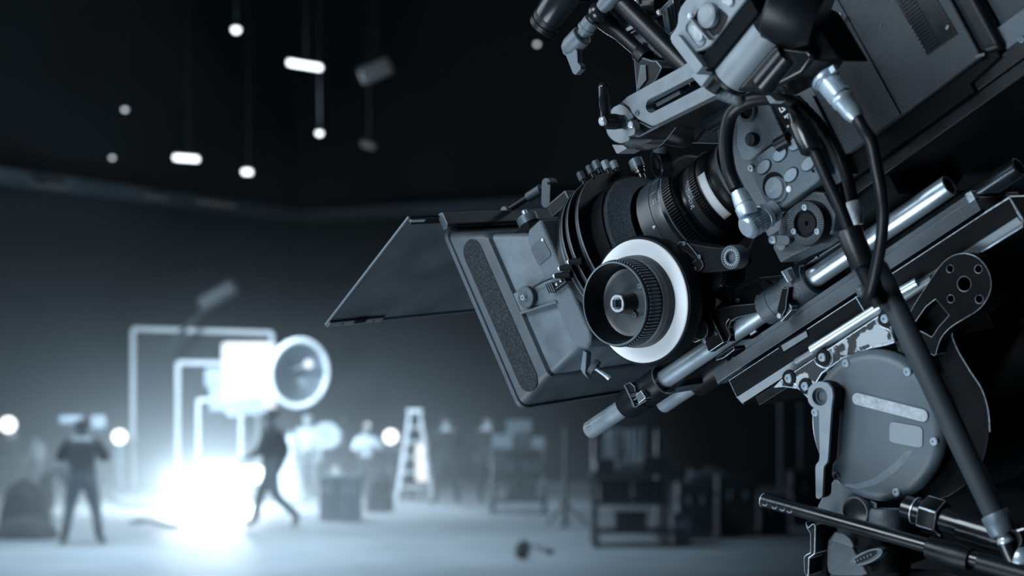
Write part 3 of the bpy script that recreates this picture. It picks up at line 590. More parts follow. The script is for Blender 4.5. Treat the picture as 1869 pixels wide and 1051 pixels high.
# tilt brake lever
lo = rpoly(L2(22, -80, (113, 345), (120, 300), (150, 268), (190, 257), (238, 268), (266, 302), (272, 345), (262, 420), (240, 752), (214, 785), (207, 965), (186, 985), (166, 978), (163, 780), (190, 742), (186, 440), (140, 412), (120, 385)), .18, 3)
lev = part('brake_lever', MB().prism(lo, -80, -77.6, [circ(P3(22, (190, 352), -80), 6.4, 28)]), 'lightgrey', bev=.8, label='light grey brake lever')
part('lever_body', MB().prism(lo, -77.6, -69, [circ(P3(22, (190, 352), -80), 6.4, 28)]), 'soot', lev, bev=.4)
lc = P3(22, (190, 352), -80)
part('lever_hub', MB().cyl((lc.x, lc.y, -60), (lc.x, lc.y, -75), 9.6, 36), 'black', lev)
part('hub_bushing', MB().lathe((lc.x, lc.y, -75), (0, 0, -1), [(0, 6.4), (2, 6.2), (2, 4.4), (.4, 4.2), (.4, 0)], 30), 'casting', lev)
# lower castings
part('front_plate', MB().prism(L2(15, -52, (140, 300), (180, 220), (290, 55), (350, 100), (470, 190), (600, 245), (640, 260), (640, 873), (240, 873), (240, 600), (290, 400)), -52, 40), 'casting', bev=1.2, wear='edge')
bl = P3(15, (455, 338), -58)
part('level_ring', MB().lathe((bl.x, bl.y, -50), (0, 0, -1), [(0, 12.2), (6, 12), (8, 10.8), (8, 9.8), (5, 9.2)], 40), 'casting')
part('level_glass', MB().lathe((bl.x, bl.y, -50), (0, 0, -1), [(5.5, 9.6), (6.2, 6), (6.4, 0)], 32), 'blackgloss', label='scratched dark bubble level')
up = Vector((-RF[2][0]*0, 0, 0))
vu = (RT @ Vector((0, 0, 1))).normalized()       # true vertical in the rig frame
c0 = P3(15, (728, 420), -70)
part('pan_drum', MB().lathe(c0, vu, [(-12, 0), (-10, 10.5), (-4, 12), (2, 12.3), (7, 12), (9, 10.8), (9, 9.5), (7.5, 8), (7.5, 5), (6, 4), (6, 0)], 44), 'casting', label='round grey drag drum')
part('drum_base', MB().lathe(c0, vu, [(-34, 0), (-34, 11), (-9, 11), (-9, 0)], 36), 'soot')
b1 = part('clamp_body', MB().prism(smooth2(L2(27, -66, (440, 400), (490, 330), (560, 240), (700, 270), (800, 340), (850, 440), (845, 500), (1000, 780), (1100, 943), (520, 943), (430, 860)), 1), -68, -40), 'casting', bev=2.0, seg=3)
part('body_hood', MB().prism(L2(27, -69, (500, 370), (560, 250), (700, 270), (800, 345), (855, 450), (840, 510), (650, 440), (500, 400)), -71, -64), 'cover', b1, bev=1.5, seg=3)
tl = part('turn_lever', MB().prism(smooth2(L2(27, -92, (750, 720), (900, 600), (1100, 520), (1250, 510), (1290, 570), (1240, 650), (1100, 740), (950, 790), (790, 790)), 1), -92, -84), 'casting', bev=1.6, wear='edge', seg=3, label='grey oval turn lever with embossed mark')
part('lever_pocket', MB().prism(smooth2(L2(27, -92.2, (800, 725), (930, 635), (1080, 560), (1200, 545), (1180, 610), (1080, 680), (930, 740), (830, 765)), 1), -92.3, -91.5), 'black', tl)
e0, e1 = P3(27, (850, 722), -92.4), P3(27, (1105, 610), -92.4); ex = (e1-e0).normalized(); ey = Vector((0, 0, -1)).cross(ex)
if ey.y < 0: ey = -ey
emb = MB()
for i, s_ in enumerate('OIIIII'): emb.prism(circ(e0.lerp(e1, i/5), 1.5 if i == 0 else .7, 10), -92.9, -92.2)
part('embossed_mark', emb, 'cover', tl)
part('lever_stem', MB().cyl(P3(27, (1120, 640), -86), P3(27, (1120, 640), -50), 7, 28), 'black', tl)
part('turn_disc', MB().lathe(P3(27, (1180, 720), -60), (0, 0, -1), [(-10, 22), (4, 22), (6, 20), (6, 0)], 48), 'blackmatte')
lo = L2(27, -78, (105, 90), (150, 180), (215, 120), (268, 140), (258, 595), (170, 660), (160, 935), (120, 935), (88, 880), (78, 650), (105, 610), (180, 570), (180, 280), (120, 190))
part('pan_brake_lever', MB().prism(lo, -80, -62), 'black', bev=.9, wear='wear', label='black brake lever with bright worn edges')
part('pan_brake_plate', MB().prism(L2(27, -62, (258, 140), (440, 200), (440, 943), (160, 943), (170, 660), (258, 595)), -64, -50), 'blackmatte', bev=.5)
# cylinders of the pan bar socket
a, b_ = P3(15, (875, 300), -80), P3(15, (1555, 505), -80)
part('socket_tube', MB().lathe(a, b_-a, [(0, 0), (0, 7), (1, 8.4), (24, 8.4), (24.5, 9), (25, 8.4), (44, 8.6), (44.5, 10.5), (62, 10.5), (62.5, 7), (80, 7), (80.5, 10.5), ((b_-a).length-1, 10.8), ((b_-a).length, 9.8), ((b_-a).length, 0)], 36), 'blackgloss')
part('socket_band', MB().lathe(a, b_-a, [(60, 7.2), (60, 7.9), (73, 7.9), (73, 7.2)], 32), 'alu')
nb = a.lerp(b_, .335)
part('hex_collar', MB().lathe(nb, b_-a, [(-5, 0), (-5, 12.2), (-4, 13), (8, 13), (9, 12.2), (9, 0)], 6), 'black', bev=.8, wear='wear', label='black hexagon collar with bright worn edges')
part('seam_ring', MB().lathe(a.lerp(b_, .15), b_-a, [(-.5, 8.4), (-.4, 9.4), (.4, 9.4), (.5, 8.4)], 32), 'wear')
part('base_casting', MB().lathe(P3(15, (900, 960), -20), vu, [(-60, 0), (-60, 40), (-6, 46), (6, 42), (10, 30), (10, 0)], 48), 'black')

# ================================================================== PEDESTAL, bar and strut
thing('camera_pedestal', 'black column pedestal holding the tilt head, below the frame', 'pedestal', P3(15, (900, 960), -20)-vu*40)
pb = P3(15, (900, 960), -20); hgt = (ORG+RF@(pb*.001)).z*1000
part('column', MB().lathe(pb, vu, [(-hgt+60, 0), (-hgt+60, 90), (-hgt+300, 80), (-700, 70), (-700, 46), (-55, 44), (-55, 0)], 40), 'black')
for k in range(3):
    a_ = math.radians(40+120*k); hd = (RT@Vector((math.cos(a_), math.sin(a_), 0)))
    f0 = pb-vu*(hgt-200); f1 = pb-vu*(hgt-45)+hd*520
    leg = part('leg', MB().tube([f0, f1], [38, 28], 16), 'black')
    part('wheel', MB().lathe(f1-vu*5, hd.cross(vu), [(-14, 0), (-14, 36), (-10, 40), (10, 40), (14, 36), (14, 0)], 28), 'rubber', leg)
thing('pan_bar', 'thin black pan bar with dimpled end crossing the bottom right corner', 'bar', P3(8, (500, 900), -98))
a, b_ = P3(8, (25, 765), -98), P3(8, (1090, 1062), -98)
u = (b_-a).normalized()
bar = part('bar_tube', MB().lathe(a, b_-a, [(0, 0), (0, 4.0), (.8, 5), ((b_-a).length, 5), ((b_-a).length, 0)], 32), 'blackgloss')
part('bar_end', MB().lathe(a, b_-a, [(-.2, 0), (-.2, 4.2), (.4, 5.05), (1.2, 5.15), (1.2, 4)], 32), 'wear', bar)
for p in ((32, 775), (68, 786), (98, 794), (125, 801)):
    q = P3(8, p, -102.6); part('dimple', MB().lathe(q, (0, .15, -1), [(0, 0), (-.2, 1.6), (.3, 2.5), (0, 2.9)], 16), 'edge', bar)
sl = P3(15, (1072, 630), -98); e_ = P3(15, (1425, 735), -98)
part('bar_sleeve', MB().lathe(sl, e_-sl, [(0, 0), (0, 6.4), (1, 7.6), (14, 7.6), (14.5, 8.4), ((e_-sl).length-8, 8.4), ((e_-sl).length, 7.4), ((e_-sl).length, 0)], 32), 'black', label='thicker black sleeve')
part('bar_sleeve', MB().lathe(P3(15, (1500, 755), -100), u, [(0, 0), (0, 6.4), (40, 6.4), (40, 8), (80, 8), (80, 0)], 28), 'black', bev=0)
thing('tilt_strut', 'smooth matte black strut tube slanting down beside the round head cover', 'strut', P3(8, (900, 840), -100))
a, b_ = P3(7, (760, 640), -100), P3(8, (905, 838), -100)
part('strut_tube', MB().lathe(a, b_-a, [(0, 0), (0, 6.5), (3, 7.6), ((b_-a).length, 7.2), ((b_-a).length, 0)], 40), 'strutpaint')
u = (b_-a).normalized()
part('end_collar', MB().lathe(b_-u*4, u, [(0, 7), (0, 8.6), (1, 9), (12, 9), (14, 8), (14, 0)], 36), 'knurl', label='grey end collar')
q = P3(15, (1715, 575), -100)
part('ball_joint', MB().ball(q, 5.2, 24).tube([b_+u*9, q], 3.2, 14), 'chrome', label='bright ball joint')
part('joint_fork', MB().prism(circ(P3(15, (1790, 560), -96), 6, 20), -98, -88).tube([q, P3(15, (1800, 760), -96), P3(15, (1880, 840), -96)], 6, 14), 'blackgloss', bev=.5, wear='edge')
part('joint_cap', MB().ball(P3(15, (1830, 740), -96), 9, 24, .7), 'alu', label='satin metal joint cap')
# ================================================================== CAMERA BODY
thing('cinema_camera', 'dark grey cinema camera body with record button panel and side vents', 'camera', (-160, 35, 0))
body = part('body_shell', MB().prism([(-134, 50.5), (-134, 300), (-252, 300), (-252, 50.5)], -60, 60).box(-190, -100, 50, 290, -56, 60), 'body', bev=1.5, seg=3)
part('rear_shell', MB().prism([(-252, 50.5), (-252, 300), (-268, 300), (-268, 46)], -60, 60), 'black', bev=5, seg=5)
part('front_panel', MB().prism([(-134, 51), (-134, 200), (-181, 200), (-184.5, 51)], -61.2, -58), 'body', bev=.5, label='textured front side panel')
part('bottom_strip', MB().prism([(-120, 35), (-120, 50.2), (-262, 50.2), (-262, 44), (-236, 41), (-236, 35)], -57, 57), 'soot', bev=1.2)
part('belly_plate', MB().prism([(-100, 26), (-100, 35), (-300, 35), (-300, 26)], -52, 57).box(-300, -236, 35, 46, -54, 57), 'black', bev=1)
vent = part('vent_panel', MB().prism(L2(2, -60.2, (890, 0), (1095, 352), (1290, 215), (1160, 0), (1010, -250), (740, -250)), -60.6, -59.5), 'black', bev=.2, label='dark recessed vent panel')
for k in range(24):                  # vent slats, evenly stepped up the panel
    y = 75.5+k*2.5
    part('vent_slat', MB().box(-231.5, -220.6, y, y+1.1, -61.2, -60.2), 'black', vent)
part('indicator', MB().obox(P3(26, (605, 437), -60.9), (.5, .8, 0), (1.2, -.8, 0), (0, 0, .3)), 'alugrey', vent)
for k in range(7): part('vent_pin', MB().ball(P3(26, (30+k*36, 420+k*62), -60.6), .7, 8), 'edge', vent)
part('end_panel', MB().box(-340, -268.6, 60, 300, -50, 56), 'body', bev=1, label='set-back rear panel')
part('end_rail', MB().box(-340, -266, 46, 62, -54, 56), 'crinkle', bev=1)
for p in ((1158, 45), (1560, 708)): screw(P3(26, p, -50.8), 2.4, 'alu')
screw(P3(26, (1800, 640), -54.5), 2.2, 'edge')
screw(P3(2, (798, 158), -60.4), .8, 'edge')
part('corner_cap', MB().obox(P3(26, (1130, 885), -60.6), (3.2, 1.2, 0), (.3, -1.0, 0), (0, 0, .6)), 'cover', bev=.4)
part('latch', MB().prism(L2(2, -66, (485, 165), (540, 155), (552, 205), (515, 222), (488, 205)), -70, -60), 'alugrey', bev=.5, wear='edge')
part('latch_pin', MB().tube([P3(2, (545, 85), -66), P3(2, (520, 160), -66), P3(2, (520, 250), -66)], 1.6, 8), 'alu')
# front block with upper crinkle plate
up_ = L2(24, -66, (515, 440), (500, 620), (505, 790), (590, 980), (700, 1000), (1100, 700), (1250, 560), (1030, 90), (880, 60), (560, -300), (300, -300), (420, 100))
part('front_block', MB().prism([(-46, 36), (-46, 150), (-58, 180), (-134, 180), (-134, 36)], -58, 58), 'casting', bev=2)
fp = part('mount_plate', MB().prism(up_, -68, -56), 'crinkle', bev=1.2, seg=3, label='crinkle painted plate beside the lens mount')
q = P3(24, (700, 650), -72)
part('slot_screw', MB().lathe((q.x, q.y, -66), (0, 0, -1), [(0, 5.2), (6, 5), (7, 4.2), (7, 0)], 26).obox((q.x, q.y, -73.1), (2.2, -3.2, 0), (.35, .25, 0), (0, 0, .25)), 'black', fp)
q = P3(24, (640, 200), -70)
part('eyelet', MB().lathe((q.x, q.y, -67), (0, 0, -1), [(0, 8), (3, 8), (4, 7.2), (4, 5.6), (1, 5.2), (1, 0)], 32), 'casting', fp)
part('eyelet_hole', MB().prism(circ((q.x, q.y), 5.3, 24), -68.6, -67), 'blackmatte', fp)
# black logo strip with white letters
ls = part('letter_strip', MB().prism(L2(28, -70, (230, 530), (400, 520), (560, 720), (560, 980), (420, 900)), -70.5, -68), 'black', bev=.4)
def seg(ps, w_=.55):
    m = MB()
    for a, b_ in zip(ps, ps[1:]):
        A, B = P3(28, a, -70.8), P3(28, b_, -70.8); d = (B-A)*.5; n = Vector((-d.y, d.x, 0)).normalized()*w_
        m.obox((A+B)*.5, d, n, (0, 0, .1))
    return m
part('letter_stroke', seg([(315, 575), (345, 640), (405, 592), (350, 575)]), 'whiteprint', ls, label='white triangle-shaped letter')
part('letter_stroke', seg([(385, 710), (450, 662), (440, 725)], .9), 'whiteprint', ls, label='white angular letter')
part('letter_dot', MB().prism(circ(P3(28, (437, 830), -70.8), 1.0, 12), -70.9, -70.5), 'whiteprint', ls)
part('letter_dot', MB().prism(stadium(P3(28, (437, 972), -70.8), P3(28, (462, 955), -70.8), .9), -70.9, -70.5), 'whiteprint', ls)
# record button panel
ro = L2(3, -76, (408, 440), (415, 412), (440, 385), (560, 298), (590, 318), (600, 285), (690, 235), (800, 230), (900, 480), (840, 545), (600, 722), (560, 730), (540, 700), (425, 490))
rec = part('button_panel', MB().prism(ro, -77, -60), 'crinkle', bev=1.6, seg=4, label='grey crinkle painted panel with record button')
part('panel_base', MB().prism([(-68, 40), (-72, 84), (-134, 100), (-134, 36)], -64, -40), 'casting', rec, bev=1)
bu = (P3(3, (560, 380), -77)-P3(3, (450, 480), -77)).normalized()
for p, s_ in (((508, 437), 'I'), ((611, 356), '2'), ((680, 488), 'III'), ((793, 415), 'III'), ((710, 285), '')):
    q = P3(3, p, -77); e1 = bu; e2 = Vector((-bu.y, bu.x, 0))
    ov = [tuple((q+e1*(6.4*math.cos(t))+e2*(4.2*math.sin(t)))[:2]) for t in [2*math.pi*i/28 for i in range(28)]]
    ov2 = [tuple((q+e1*(7.0*math.cos(t))+e2*(4.8*math.sin(t)))[:2]) for t in [2*math.pi*i/28 for i in range(28)]]
    part('button_well', MB().prism(ov2, -77.15, -76.5), 'black', rec)
    bt = part('button', MB().prism(ov, -78.4, -76.5), 'button', bev=.8, seg=3, label='oval grey push button')
    if s_: part('button_mark', flat_text(s_, 3.6, (q.x, q.y, -78.5), e1, e2 if e2.y > 0 else -e2), 'sticker', bt)
q = P3(3, (580, 572), -77)
part('record_well', MB().prism(circ((q.x+.4, q.y+2.2), 9.8, 40), -77.2, -76.5), 'blackmatte', rec)
part('record_ring', MB().prism(circ((q.x-.6, q.y-1.6), 9.4, 40), -78.0, -76.5), 'crinkle', rec, bev=.5)
bt = part('record_button', MB().lathe((q.x, q.y, -76.5), (0, 0, -1), [(0, 7.9), (2.2, 7.9), (3, 7.2), (3, 0)], 40), 'button', label='round grey record button')
part('button_lettering', flat_text('REC', 4.6, (q.x, q.y, -79.55), bu, Vector((-bu.y, bu.x, 0)) if bu.x < 0 and -0 < bu.x*0+1 and Vector((-bu.y, bu.x, 0)).y > 0 else Vector((bu.y, -bu.x, 0))), 'sticker', bt)
part('record_lamp', MB().ball(P3(3, (665, 578), -77.2), 2.5, 18, .5), 'whiteprint', label='small white record lamp')
for p in ((425, 443), (555, 692)): screw(P3(3, p, -77.3), 2.6, 'alu')
screw(P3(3, (820, 462), -77.2), 1.2, 'black')
part('panel_clip', MB().cyl(P3(3, (590, 300), -78), P3(3, (668, 255), -78), 5, 20), 'black', bev=0)
# rosette and lower bracket
part('rosette_block', MB().prism(L2(3, -70, (630, 735), (830, 590), (900, 600), (975, 740), (960, 850), (800, 960), (690, 1010), (620, 1051), (570, 950), (600, 880)), -72, -45), 'casting', bev=1.4, seg=3)
rc = P3(3, (772, 798), -80); ro_ = MB().lathe((rc.x, rc.y, 0), (0, 0, -1), Zp([(-66, 0), (-66, 16), (-78, 16), (-80, 15.4), (-80, 9.4), (-77.5, 9), (-77.5, 7.5), (-78.6, 7.2), (-78.6, 1.8), (-76.5, 1.4), (-76.5, 0)]), 64)
rs = part('rosette', ro_, 'black', label='round black toothed rosette')
tb = MB()
for i in range(60):
    a = 2*math.pi*i/60; rad = Vector((math.cos(a), math.sin(a), 0)); tb.obox(Vector((rc.x, rc.y, -80))+rad*12.6, rad*2.7, Vector((-rad.y, rad.x, 0))*.35, (0, 0, .5))
part('rosette_teeth', tb, 'casting', rs)['kind'] = 'stuff'
for p in ((768, 695), (698, 850), (848, 848)): screw(P3(3, p, -80.4), 2.3, 'alu', parent=rs)
lv = part('lock_lever', MB().prism(stadium(P3(3, (565, 900), -84), P3(3, (655, 905), -84), 3.4), -86, -80), 'casting', bev=.7, label='small grey lock lever')
screw(P3(3, (565, 900), -86), 2.9, 'alu', parent=lv)
part('lever_washer', MB().prism(circ(P3(3, (622, 930), -74), 4.2, 20), -76, -72), 'alugrey')
part('side_bracket', MB().prism(L2(3, -66, (850, 600), (975, 730), (1000, 860), (880, 930), (960, 560)), -62, -50), 'body', bev=1)
part('accessory_rail', MB().prism(L2(24, -40, (175, 580), (480, 430), (560, 700), (400, 760), (255, 700)), -42, -34), 'casting', bev=.5, wear='wear')
# antenna-like plug on the front top
a, b_ = P3(3, (150, 150), -60), P3(3, (300, 70), -60)
part('side_plug', MB().lathe(a, b_-a, [(0, 0), (0, 8), (1, 8.6), (40, 8.6), (40, 0)], 32), 'blackgloss', label='short glossy cylinder plug')
# ================================================================== VIEWFINDER (nearest to the photographer)
ZV = -150
thing('viewfinder', 'grey and black electronic viewfinder with round buttons at the top edge', 'viewfinder', P3(13, (800, 700), ZV))
pan = part('button_housing', MB().prism(smooth2(L2(13, ZV-14, (20, 400), (110, 280), (120, 110), (240, -60), (900, -300), (1100, -300), (830, 10), (360, 625), (150, 370), (60, 470)), 1), ZV-16, ZV+16), 'lightgrey', bev=3, seg=4, label='light grey housing with buttons')
part('housing_edge', MB().prism(L2(13, ZV-17, (50, 445), (135, 365), (400, 705), (320, 800)), ZV-20, ZV+14), 'lightgrey', pan, bev=1)
q = P3(13, (420, 165), ZV-18)
part('button_pit', MB().prism(smooth2(L2(13, ZV-16, (290, 120), (440, 10), (590, 120), (650, 190), (500, 410), (400, 300), (300, 260)), 1), ZV-16.6, ZV-15), 'black', pan)
bt = part('round_button', MB().lathe((q.x, q.y, ZV-15), (.1, .1, -1), [(0, 8.6), (4, 8.4), (5.2, 7), (5.6, 4), (5.4, 0)], 36), 'lightgrey', label='large round pale button')
part('paddle', MB().obox(P3(13, (335, 290), ZV-19), P3(13, (455, 430), ZV-19)*.5-P3(13, (225, 160), ZV-19)*.5, (.9, .9, 0), (0, 0, 3)), 'lightgrey', bev=.6)
part('paddle_tip', MB().ball(P3(13, (238, 170), ZV-20), 2.4, 16), 'whiteprint')
part('oval_button', MB().prism(stadium(P3(13, (262, 312), ZV-18), P3(13, (325, 390), ZV-18), 3.1), ZV-18, ZV-14), 'sticker', bev=.8, seg=3, label='pale oval button')
part('oval_ring', MB().tube([(x, y, ZV-16.2) for x, y in stadium(P3(13, (255, 300), ZV-16), P3(13, (330, 415), ZV-16), 5)], .8, 8, sub=2), 'edge')
part('oval_button', MB().prism(stadium(P3(13, (600, -10), ZV-18), P3(13, (645, 15), ZV-18), 3.1), ZV-18, ZV-14), 'sticker', bev=.8, seg=3)
part('dark_band', MB().prism(L2(13, ZV-10, (365, 640), (820, 20), (900, -40), (1000, 140), (530, 712), (440, 770)), ZV-14, ZV+16), 'blackmatte', bev=1.2)
a, b_ = P3(13, (660, 845), ZV), P3(13, (1085, 325), ZV); u = (b_-a).normalized()
part('eye_tube', MB().lathe(a, u, [(0, 0), (0, 12.2), (.6, 13), ((b_-a).length-.6, 13), ((b_-a).length, 12.4), ((b_-a).length, 0)], 48), 'lightgrey', label='light grey half round tube')
part('tube_rim', MB().lathe(a, u, [(-2, 11), (-2, 13.6), (.5, 13.8), (.8, 13)], 48), 'black')
part('tube_rim', MB().lathe(b_, u, [(-.8, 13), (-.6, 13.8), (8, 14), (9, 12), (9, 0)], 48), 'blackmatte')
for p in ((1080, 315), (1112, 360), (1150, 420)): part('rim_screw', MB().ball(P3(13, p, ZV-13), 1.6, 12), 'alugrey')
part('main_block', MB().prism(L2(13, ZV, (780, 970), (1200, 480), (1570, 520), (1630, 600), (1500, 790), (1100, 1000)), ZV-8, ZV+30), 'blackgloss', bev=8, seg=5, label='glossy black rounded block')
part('main_block', MB().prism(L2(13, ZV+5, (900, -60), (1100, -100), (1560, 110), (1880, 640), (1630, 640), (1560, 520), (1190, 470), (1000, 150)), ZV, ZV+34), 'blackmatte', bev=2)
part('eye_cup', MB().lathe(P3(13, (1400, 60), ZV-10), Vector((.5, .8, -.4)), [(-16, 0), (-16, 20), (-6, 26), (14, 27), (16, 24), (12, 18)], 40), 'rubber', label='soft black eye cup')
screw(P3(13, (1170, 178), ZV-2), 1.6, 'edge')
a, b_ = P3(13, (1010, 900), ZV-8), P3(13, (1270, 590), ZV-8)
part('side_roll', MB().tube([a, b_], 8, 24), 'blackgloss', label='glossy black roll edge')
hb = part('hinge_block', MB().prism(L2(13, ZV+4, (330, 810), (420, 735), (545, 800), (445, 935)), ZV-6, ZV+26), 'lightgrey', bev=1.0)
part('hinge_block', MB().prism(L2(13, ZV+8, (450, 940), (560, 830), (660, 880), (560, 1010)), ZV, ZV+26), 'black', bev=1.0)
for k in range(4): part('hinge_roll', MB().ball(P3(13, (575+k*55, 990+k*22), ZV+10), 5.2, 18), 'casting')
part('base_clip', MB().prism(L2(28, -118, (190, 405), (260, 400), (350, 480), (260, 525)), -124, -112), 'sticker', bev=.8)

# ================================================================== VIEWFINDER BRACKET
ZB = -112
thing('viewfinder_bracket', 'light grey slotted bracket arm with black clamp lever above the lens', 'bracket', P3(14, (620, 800), ZB))
slot = stadium(P3(14, (862, 430), ZB), P3(14, (1440, 130), ZB), 4.6)
arm = part('slotted_arm', MB().prism(L2(14, ZB, (550, 388), (620, 322), (1190, 8), (1330, -90), (1620, 180), (1560, 312), (895, 642), (868, 644), (725, 570), (660, 500), (630, 440)), ZB, ZB+9, [slot]), 'alugrey', bev=.8, wear='edge', label='light grey slotted arm')
part('slot_slider', MB().prism(L2(14, ZB+7, (900, 400), (1165, 258), (1180, 300), (930, 440)), ZB+7, ZB+14), 'casting', arm, bev=.5)
part('arm_web', MB().prism(L2(14, ZB+12, (700, 560), (880, 650), (1560, 320), (1620, 340), (1300, 480), (760, 760), (640, 770)), ZB+10, ZB+50), 'black', bev=1.2, wear='edge')
screw(P3(14, (717, 503), ZB-.2), 2.0, 'cover', parent=arm)
hd = part('clamp_head', MB().prism(smooth2(L2(14, ZB+4, (438, 450), (545, 395), (640, 470), (690, 560), (620, 600), (640, 740), (632, 800), (540, 836), (450, 800), (395, 735), (378, 660), (420, 560)), 1), ZB+4, ZB+34), 'alugrey', bev=1.0, label='rounded light grey clamp head')
part('head_notch', MB().prism(smooth2(L2(14, ZB+3.5, (525, 398), (600, 385), (620, 410), (560, 428)), 1), ZB+3.4, ZB+5), 'black', hd)
part('lever_plate', MB().prism(smooth2(L2(14, ZB, (600, 600), (655, 575), (690, 600), (722, 720), (645, 762), (625, 700)), 1), ZB-2, ZB+5), 'alugrey', bev=.6)
screw(P3(14, (652, 628), ZB-2.2), 2.6, 'chrome')
lvb = part('lever_handle', MB().tube([P3(14, (365, 232), ZB-16), P3(14, (368, 330), ZB-16), P3(14, (378, 470), ZB-15), P3(14, (390, 590), ZB-14)], [4.4, 4.3, 3.8, 4.6], 22).ball(P3(14, (365, 232), ZB-16), 4.3, 22).tube([P3(14, (385, 595), ZB-15), P3(14, (480, 595), ZB-9), P3(14, (575, 600), ZB-2)], [5.6, 5.8, 4.8], 24), 'blackgloss', label='glossy black clamp lever')
q = P3(14, (352, 590), ZB-26)
part('lever_screw', MB().lathe(P3(14, (352, 590), ZB-20), (.35, -.1, -1), [(-1, 3.3), (1.4, 3.3), (2, 2.7), (2, 1.2), (1.2, 1.0), (1.2, 0)], 28), 'chrome', lvb, label='bright star-socket screw')
part('lever_collar', MB().lathe(P3(14, (590, 600), ZB-1), (.5, 0, -1), [(0, 4.5), (0, 5.6), (1.6, 5.6), (1.6, 4.5)], 30), 'casting', lvb)
part('clamp_foot', MB().prism(L2(14, ZB+24, (480, 838), (600, 842), (650, 880), (545, 940), (530, 935)), ZB+20, ZB+40), 'alugrey', bev=.8)
part('clamp_ring', MB().prism(smooth2(L2(14, ZB+30, (560, 838), (650, 800), (1150, 560), (1180, 600), (1000, 830), (930, 880), (800, 905), (680, 890)), 1), ZB+30, ZB+64), 'blackgloss', bev=3, seg=4)
part('back_plate', MB().prism(L2(14, -40, (1000, 820), (1200, 600), (1450, 450), (1640, 620), (1640, 832)), -46, -40), 'black', bev=.6, wear='edge')
a, b_ = P3(14, (972, 845), -75), P3(14, (960, 925), -75)
part('post_pin', MB().tube([a, b_], 5.5, 18), 'casting')
q = P3(5, (778, 140), -60)
part('eye_ring', MB().lathe(q, (.55, .1, -1), [(-7, 9.4), (-7, 10.6), (1.5, 11), (2.4, 10.4), (2.4, 9.4), (-5, 9)], 48), 'blackgloss', label='glossy black ring')
part('ring_plug', MB().lathe(q, (.55, .1, -1), [(-6, 0), (-6, 9), (-3, 8), (-2, 4), (1, 3.4), (1, 0)], 30), 'blackgloss')

# ================================================================== LEFT ARM: eyepiece tube, ball joint arm, post
thing('eyepiece_tube', 'black tapered eyepiece tube with grooved rim at the top edge', 'eyepiece', P3(25, (420, 380), -70))
a, b_ = P3(25, (372, 372), -70), P3(25, (780, -210), -70); u = b_-a
part('barrel', MB().lathe(a, u, [(11, 0), (11, 12.6), (14, 13), (40, 15.5), (u.length, 19), (u.length, 0)], 56), 'blackgloss')
part('grooved_rim', MB().lathe(a, u, [(1.5, 0), (0, 9.5), (0, 11.4), (1, 12.2), (5.2, 12.4), (5.8, 11.7), (6.4, 11.7), (7, 12.5), (11, 12.9), (12, 12.6)], 56), 'black', label='grooved rim')
part('mount_stem', MB().tube([b_, b_.lerp(Vector((-140, 285, -30)), .4)+Vector((0, 25, 0)), Vector((-140, 285, -30))], 9, 20), 'black')
part('end_glass', MB().lathe(a, u, [(1.2, 9.6), (2, 5), (2.2, 0)], 36), 'blackgloss')
thing('articulated_arm', 'articulated ball joint arm with grey locking lever beside the eyepiece tube', 'arm', P3(25, (1130, 160), -95))
ball = P3(25, (1135, 165), -95)
part('ball', MB().ball(ball, 7.6, 32), 'blackgloss', label='glossy black ball')
e_ = P3(25, (1290, 0), -95); d_ = P3(25, (860, 560), -95)
part('ball_neck', MB().lathe(ball, e_-ball, [(5, 0), (5, 5.4), (9, 5.2), (9, 6.4), (30, 6.4), (30, 0)], 28), 'plastic')
u = (d_-ball)
part('collar', MB().lathe(ball, u, [(5, 0), (5, 3.6), (8, 3.6), (8, 6.2), (10.5, 6.6), (14.5, 6.6), (14.6, 7.0), (17.2, 7.2), (17.2, 4.8), (22, 4.8), (22, 0)], 32), 'plastic', label='stepped grey collar')
hb = P3(25, (925, 480), -95); he = P3(25, (715, 700), -95)
lv = part('locking_lever', MB().lathe(hb, he-hb, [(0, 0), (0, 7.6), (.8, 8.4), (14, 8.2), ((he-hb).length-1, 6.6), ((he-hb).length, 5.4), ((he-hb).length, 0)], 36).prism(L2(25, -97, (745, 620), (885, 690), (895, 860), (935, 905), (935, 950), (860, 1030), (825, 1005), (725, 750)), -100, -94), 'plastic', bev=1.0, label='grey locking lever')
part('lever_bolt', MB().cyl(P3(25, (730, 690), -97), P3(25, (690, 695), -100), 3.4, 20), 'cover', lv, bev=0)
a, b_ = P3(1, (640, -30), -88), P3(1, (1170, 500), -88)
part('arm_tube', MB().tube([a, b_], 7.4, 28), 'rubber', label='thick black arm tube')
part('arm_elbow', MB().ball(a, 9.5, 24).tube([a, a.lerp(Vector((-140, 280, -45)), .5)+Vector((0, 14, 0)), Vector((-140, 280, -45))], 8, 20).tube([e_+(e_-ball).normalized()*8, a], 5.5, 16), 'black')
a, b_ = P3(1, (570, 125), -78), P3(1, (815, 345), -78)
part('arm_rod', MB().lathe(a, b_-a, [(0, 0), (0, 8), (8, 7.5), (20, 5.6), ((b_-a).length, 5.2), ((b_-a).length, 0)], 28), 'black')
a, b_ = P3(1, (795, 330), -78), P3(1, (838, 375), -78)
part('rod_socket', MB().lathe(a, b_-a, [(0, 5), (0, 7), (.8, 7.4), ((b_-a).length, 7.4), ((b_-a).length, 0)], 28), 'black', label='socket collar')
thing('mounting_post', 'worn dark mounting post with hinge and studs behind the slotted bracket', 'mounting post', P3(20, (600, 960), -60))
part('post_body', MB().prism(L2(20, -84, (438, 570), (520, 600), (640, 640), (690, 640), (752, 720), (690, 850), (480, 1100), (470, 960)), -84, -40), 'black', bev=1.2, wear='edge')
part('bright_facet', MB().prism(L2(20, -85, (518, 690), (578, 690), (588, 850), (500, 960), (482, 930)), -85.5, -83), 'casting', bev=.6, wear='edge')
